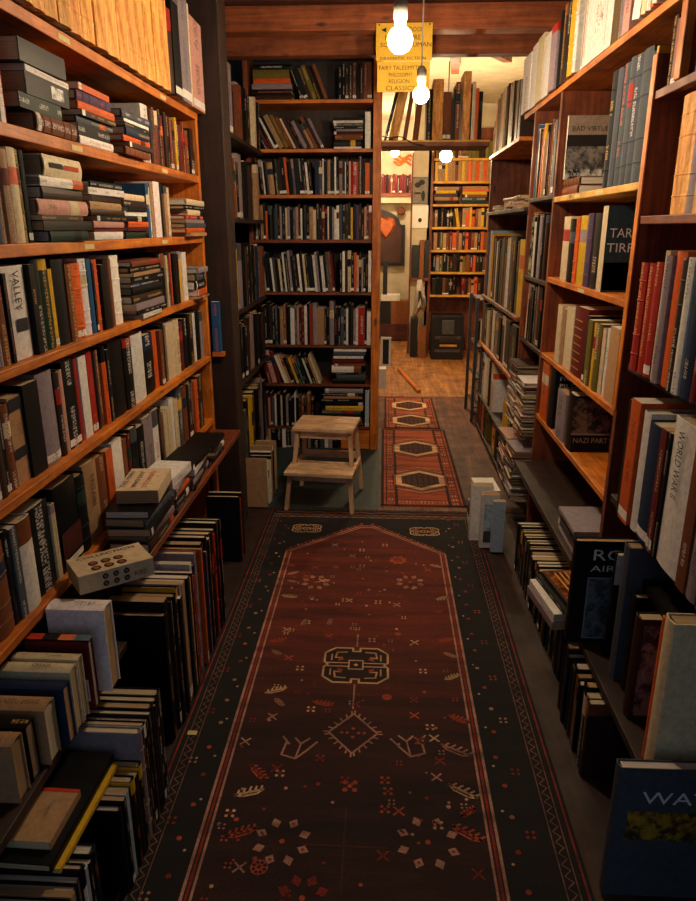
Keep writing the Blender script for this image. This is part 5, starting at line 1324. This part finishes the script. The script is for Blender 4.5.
# a fallen slip of paper on the rug and pale tags along the floor row
m = Mb(); x, y = pz(187, 735); m.box(x, y, .0105, x + .03, y + .018, .0115); tag(m.build('paper_scrap', M_LABEL), 'tiny tan scrap of paper lying on the rug border', 'paper')

# ================================================================== choose the books that show most; build them
OV, OP, OWN = [], [], []
def feed(V, Fc, own):
    n = len(OV); OV.extend(V)
    for f in Fc: OP.append(tuple(a + n for a in f)); OWN.append(own)
bpy.context.view_layer.update()
for o in OCC: feed([tuple(o.matrix_world @ v.co) for v in o.data.vertices], [tuple(p.vertices) for p in o.data.polygons], -1)
for i, b in enumerate(BOOKS):
    for q in (b['cov'], b['pg']): feed([tuple(b['M'] @ Vector(v)) for v in q.v], q.f, i)
tree = BVHTree.FromPolygons(OV, OP)
for py in range(1, 901, 2):
    for px in range(1, 696, 2):
        h = tree.ray_cast(CAM, ray(px, py))
        if h[2] is not None and OWN[h[2]] >= 0: BOOKS[OWN[h[2]]]['hit'] += 1
order = sorted([b for b in BOOKS if not b['mag'] and b['hit'] > 0], key=lambda b: -b['hit'] - (1000 if b['desc'] and b['hit'] > 8 else 0))
chosen = set(id(b) for b in order[:300]) | set(id(b) for b in BOOKS if b['mag'] and b['hit'] > 1)
0 and print('BOOKS', len(BOOKS), 'seen', len(order), 'smallest', order[min(299, len(order) - 1)]['hit'], 'mags', sum(1 for b in BOOKS if b['mag'] and b['hit'] > 1))
ORD = ['zeroth', 'first', 'second', 'third', 'fourth', 'fifth', 'sixth', 'seventh', 'eighth', 'ninth', 'tenth', 'eleventh', 'twelfth', 'thirteenth', 'fourteenth', 'fifteenth', 'sixteenth', 'seventeenth', 'eighteenth', 'nineteenth', 'twentieth']
def ordw(n):
    if n <= 20: return ORD[n]
    T_ = {20: 'twenty', 30: 'thirty', 40: 'forty', 50: 'fifty', 60: 'sixty'}; t = n // 10 * 10
    return (T_[t] + '-' + ORD[n % 10]) if n % 10 else {20: 'twentieth', 30: 'thirtieth', 40: 'fortieth', 50: 'fiftieth', 60: 'sixtieth'}[t]
TOT = {}
for b in BOOKS: TOT[b['where']] = max(TOT.get(b['where'], 0), b['nth'])
def end_of(w):
    if 'long pine' in w: return 'pillar'
    if 'behind the stool' in w: return 'dark side shelves'
    if 'doorway shelf' in w: return 'orange upright'
    if 'far yellow' in w: return 'its column side'
    if 'small red' in w: return 'its doorway side'
    if 'dark side' in w: return 'pillar'
    if 'past the dark pillar' in w: return 'pillar'
    return 'doorway end'
def book_label(b):
    c, kind = CNAME[b['code']], STYLE_W[b['style']]
    if b['mag']: kind = 'magazine'
    w = b['where'].replace('the ', '').replace(' a ', ' ')
    if b.get('flat'):
        kind = kind.replace('jacketed book', 'book'); w = w.replace('flat stack', 'stack').replace('plank ledge before long pine bookcase', 'plank ledge')
        return '%s %s %s in %s' % (c, kind, 'lowest' if b['nth'] == 1 else ordw(b['nth']) + ' from bottom', w)
    n = b['nth']
    if 'long pine' in w: n = TOT[b['where']] + 1 - n
    pos = '%s from %s' % (ordw(n), end_of(w))
    nb = ''
    if b['prev'] and b['next']: nb = ' between %s and %s' % (CNAME[b['prev']], CNAME[b['next']])
    l = '%s %s%s, %s, %s' % (c, kind, nb, pos, w)
    if len(l.split()) > 16: l = '%s %s, %s, %s' % (c, kind, pos, w)
    if len(l.split()) > 16: l = l.replace('bookcase before doorway', 'doorway bookcase').replace('near red-brown bookcase', 'near bookcase').replace('war-books bookcase', 'war-books case')
    return l
    return l
def bvh_of(parts): 
    V, Fc = [], []
    for q, M_ in parts:
        n_ = len(V); V += [M_ @ Vector(v) for v in q.v]; Fc += [tuple(a + n_ for a in f) for f in q.f]
    return BVHTree.FromPolygons(V, Fc), V
for b in BOOKS:
    b['bvh'], V_ = bvh_of([(b['cov'], b['M']), (b['pg'], b['M'])])
    b['lo'] = [min(v[k] for v in V_) for k in range(3)]; b['hi'] = [max(v[k] for v in V_) for k in range(3)]
FURN = []
for o in OCC:
    if len(o.data.polygons) > 4000: continue
    V_ = [o.matrix_world @ v.co for v in o.data.vertices]
    FURN.append((o.name, [min(v[k] for v in V_) for k in range(3)], [max(v[k] for v in V_) for k in range(3)], BVHTree.FromPolygons(V_, [tuple(p.vertices) for p in o.data.polygons])))
def meets(lo, hi, lo2, hi2): return all(lo[k] < hi2[k] and lo2[k] < hi[k] for k in range(3))
cell = {}
for b in sorted(BOOKS, key=lambda q: -q['hit'] - (1e6 if id(q) in chosen else 0)):
    bad = None
    for nm_, l2, h2, t2 in FURN:
        if meets(b['lo'], b['hi'], l2, h2) and b['bvh'].overlap(t2): bad = nm_; break
    keys = [(i, j, k) for i in range(int(b['lo'][0] // .3), int(b['hi'][0] // .3) + 1) for j in range(int(b['lo'][1] // .3), int(b['hi'][1] // .3) + 1) for k in range(int(b['lo'][2] // .3), int(b['hi'][2] // .3) + 1)]
    if not bad:
        for k in keys:
            for q in cell.get(k, ()):
                if meets(b['lo'], b['hi'], q['lo'], q['hi']) and b['bvh'].overlap(q['bvh']): bad = q; break
            if bad: break
    b['bad'] = bad
    if bad and id(b) not in chosen: b['drop'] = True; continue
    for k in keys: cell.setdefault(k, []).append(b)
0 and print('BAD', [(b['where'][:40], b['nth'], b['hit'], b['bad'] if isinstance(b['bad'], str) else b['bad']['where'][:30] + str(b['bad']['nth'])) for b in BOOKS if b['bad'] and (id(b) in chosen or b['hit'] > 12)])
rest = Mb(); used = {}
for b in BOOKS:
    if b.get('drop'): continue
    if id(b) not in chosen:
        rest.add(b['cov'], b['M']); k = len(rest.m); rest.add(b['pg'], b['M'])
        for q in range(k, len(rest.m)): rest.m[q] = 1
        continue
    lab = b['desc'] or book_label(b)
    used[lab] = used.get(lab, 0) + 1
    if b['mag']:
        g = 'magazines piled in the narrow bay'
    elif b['desc']: g = None
    else: g = 'books: ' + b['where'].replace('the ', '')
    e = bpy.data.objects.new('magazine' if b['mag'] else 'book', None); COL.objects.link(e); e.empty_display_size = .03
    e.matrix_world = b['M']; e['label'] = lab; e['category'] = 'magazine' if b['mag'] else 'book'
    if g: e['group'] = g
    for nm, q, mt in (('cover', b['cov'], M_COVER), ('pages', b['pg'], M_PAGES)):
        o = bpy.data.objects.new(nm, q.mesh(nm, [mt])); COL.objects.link(o); o.parent = e
if rest.v:
    o = rest.build('remaining_book_mass', [M_COVER, M_PAGES]); o['kind'] = 'stuff'; o['label'] = 'the many further small spines filling the shelves'; o['category'] = 'books'
0 and print('BLUE', [(b['hit'], b.get('bad'), b.get('drop'), b['lo'], b['hi']) for b in BOOKS if b['desc'] and b['desc'].startswith('blue book')])
0 and print('LONG', [(k, len(k.split())) for k in used if len(k.split()) > 16][:30])
0 and print('DUP', [k for k, v in used.items() if v > 1][:20])

# ================================================================== light
lp = bpy.data.lights.new('unseen_fill_lamp', 'POINT'); lp.energy = 2.2; lp.color = (1, .86, .7); lp.shadow_soft_size = .08  # added unseen fill light behind the camera, brightens covers that face it
lo = bpy.data.objects.new('unseen_fill_lamp', lp); lo.location = (-.1, .2, 2.35); COL.objects.link(lo)
w = bpy.data.worlds.new('daylight_from_the_shop_front'); SC.world = w; w.use_nodes = True
bg = w.node_tree.nodes['Background']; bg.inputs[0].default_value = (.42, .55, .72, 1); bg.inputs[1].default_value = .5
vs = SC.view_settings; vs.view_transform = 'Standard'; vs.look = 'None'; vs.gamma = 1; vs.exposure = 0; vs.use_curve_mapping = False
SC.cycles.max_bounces = 6; SC.cycles.sample_clamp_indirect = 4
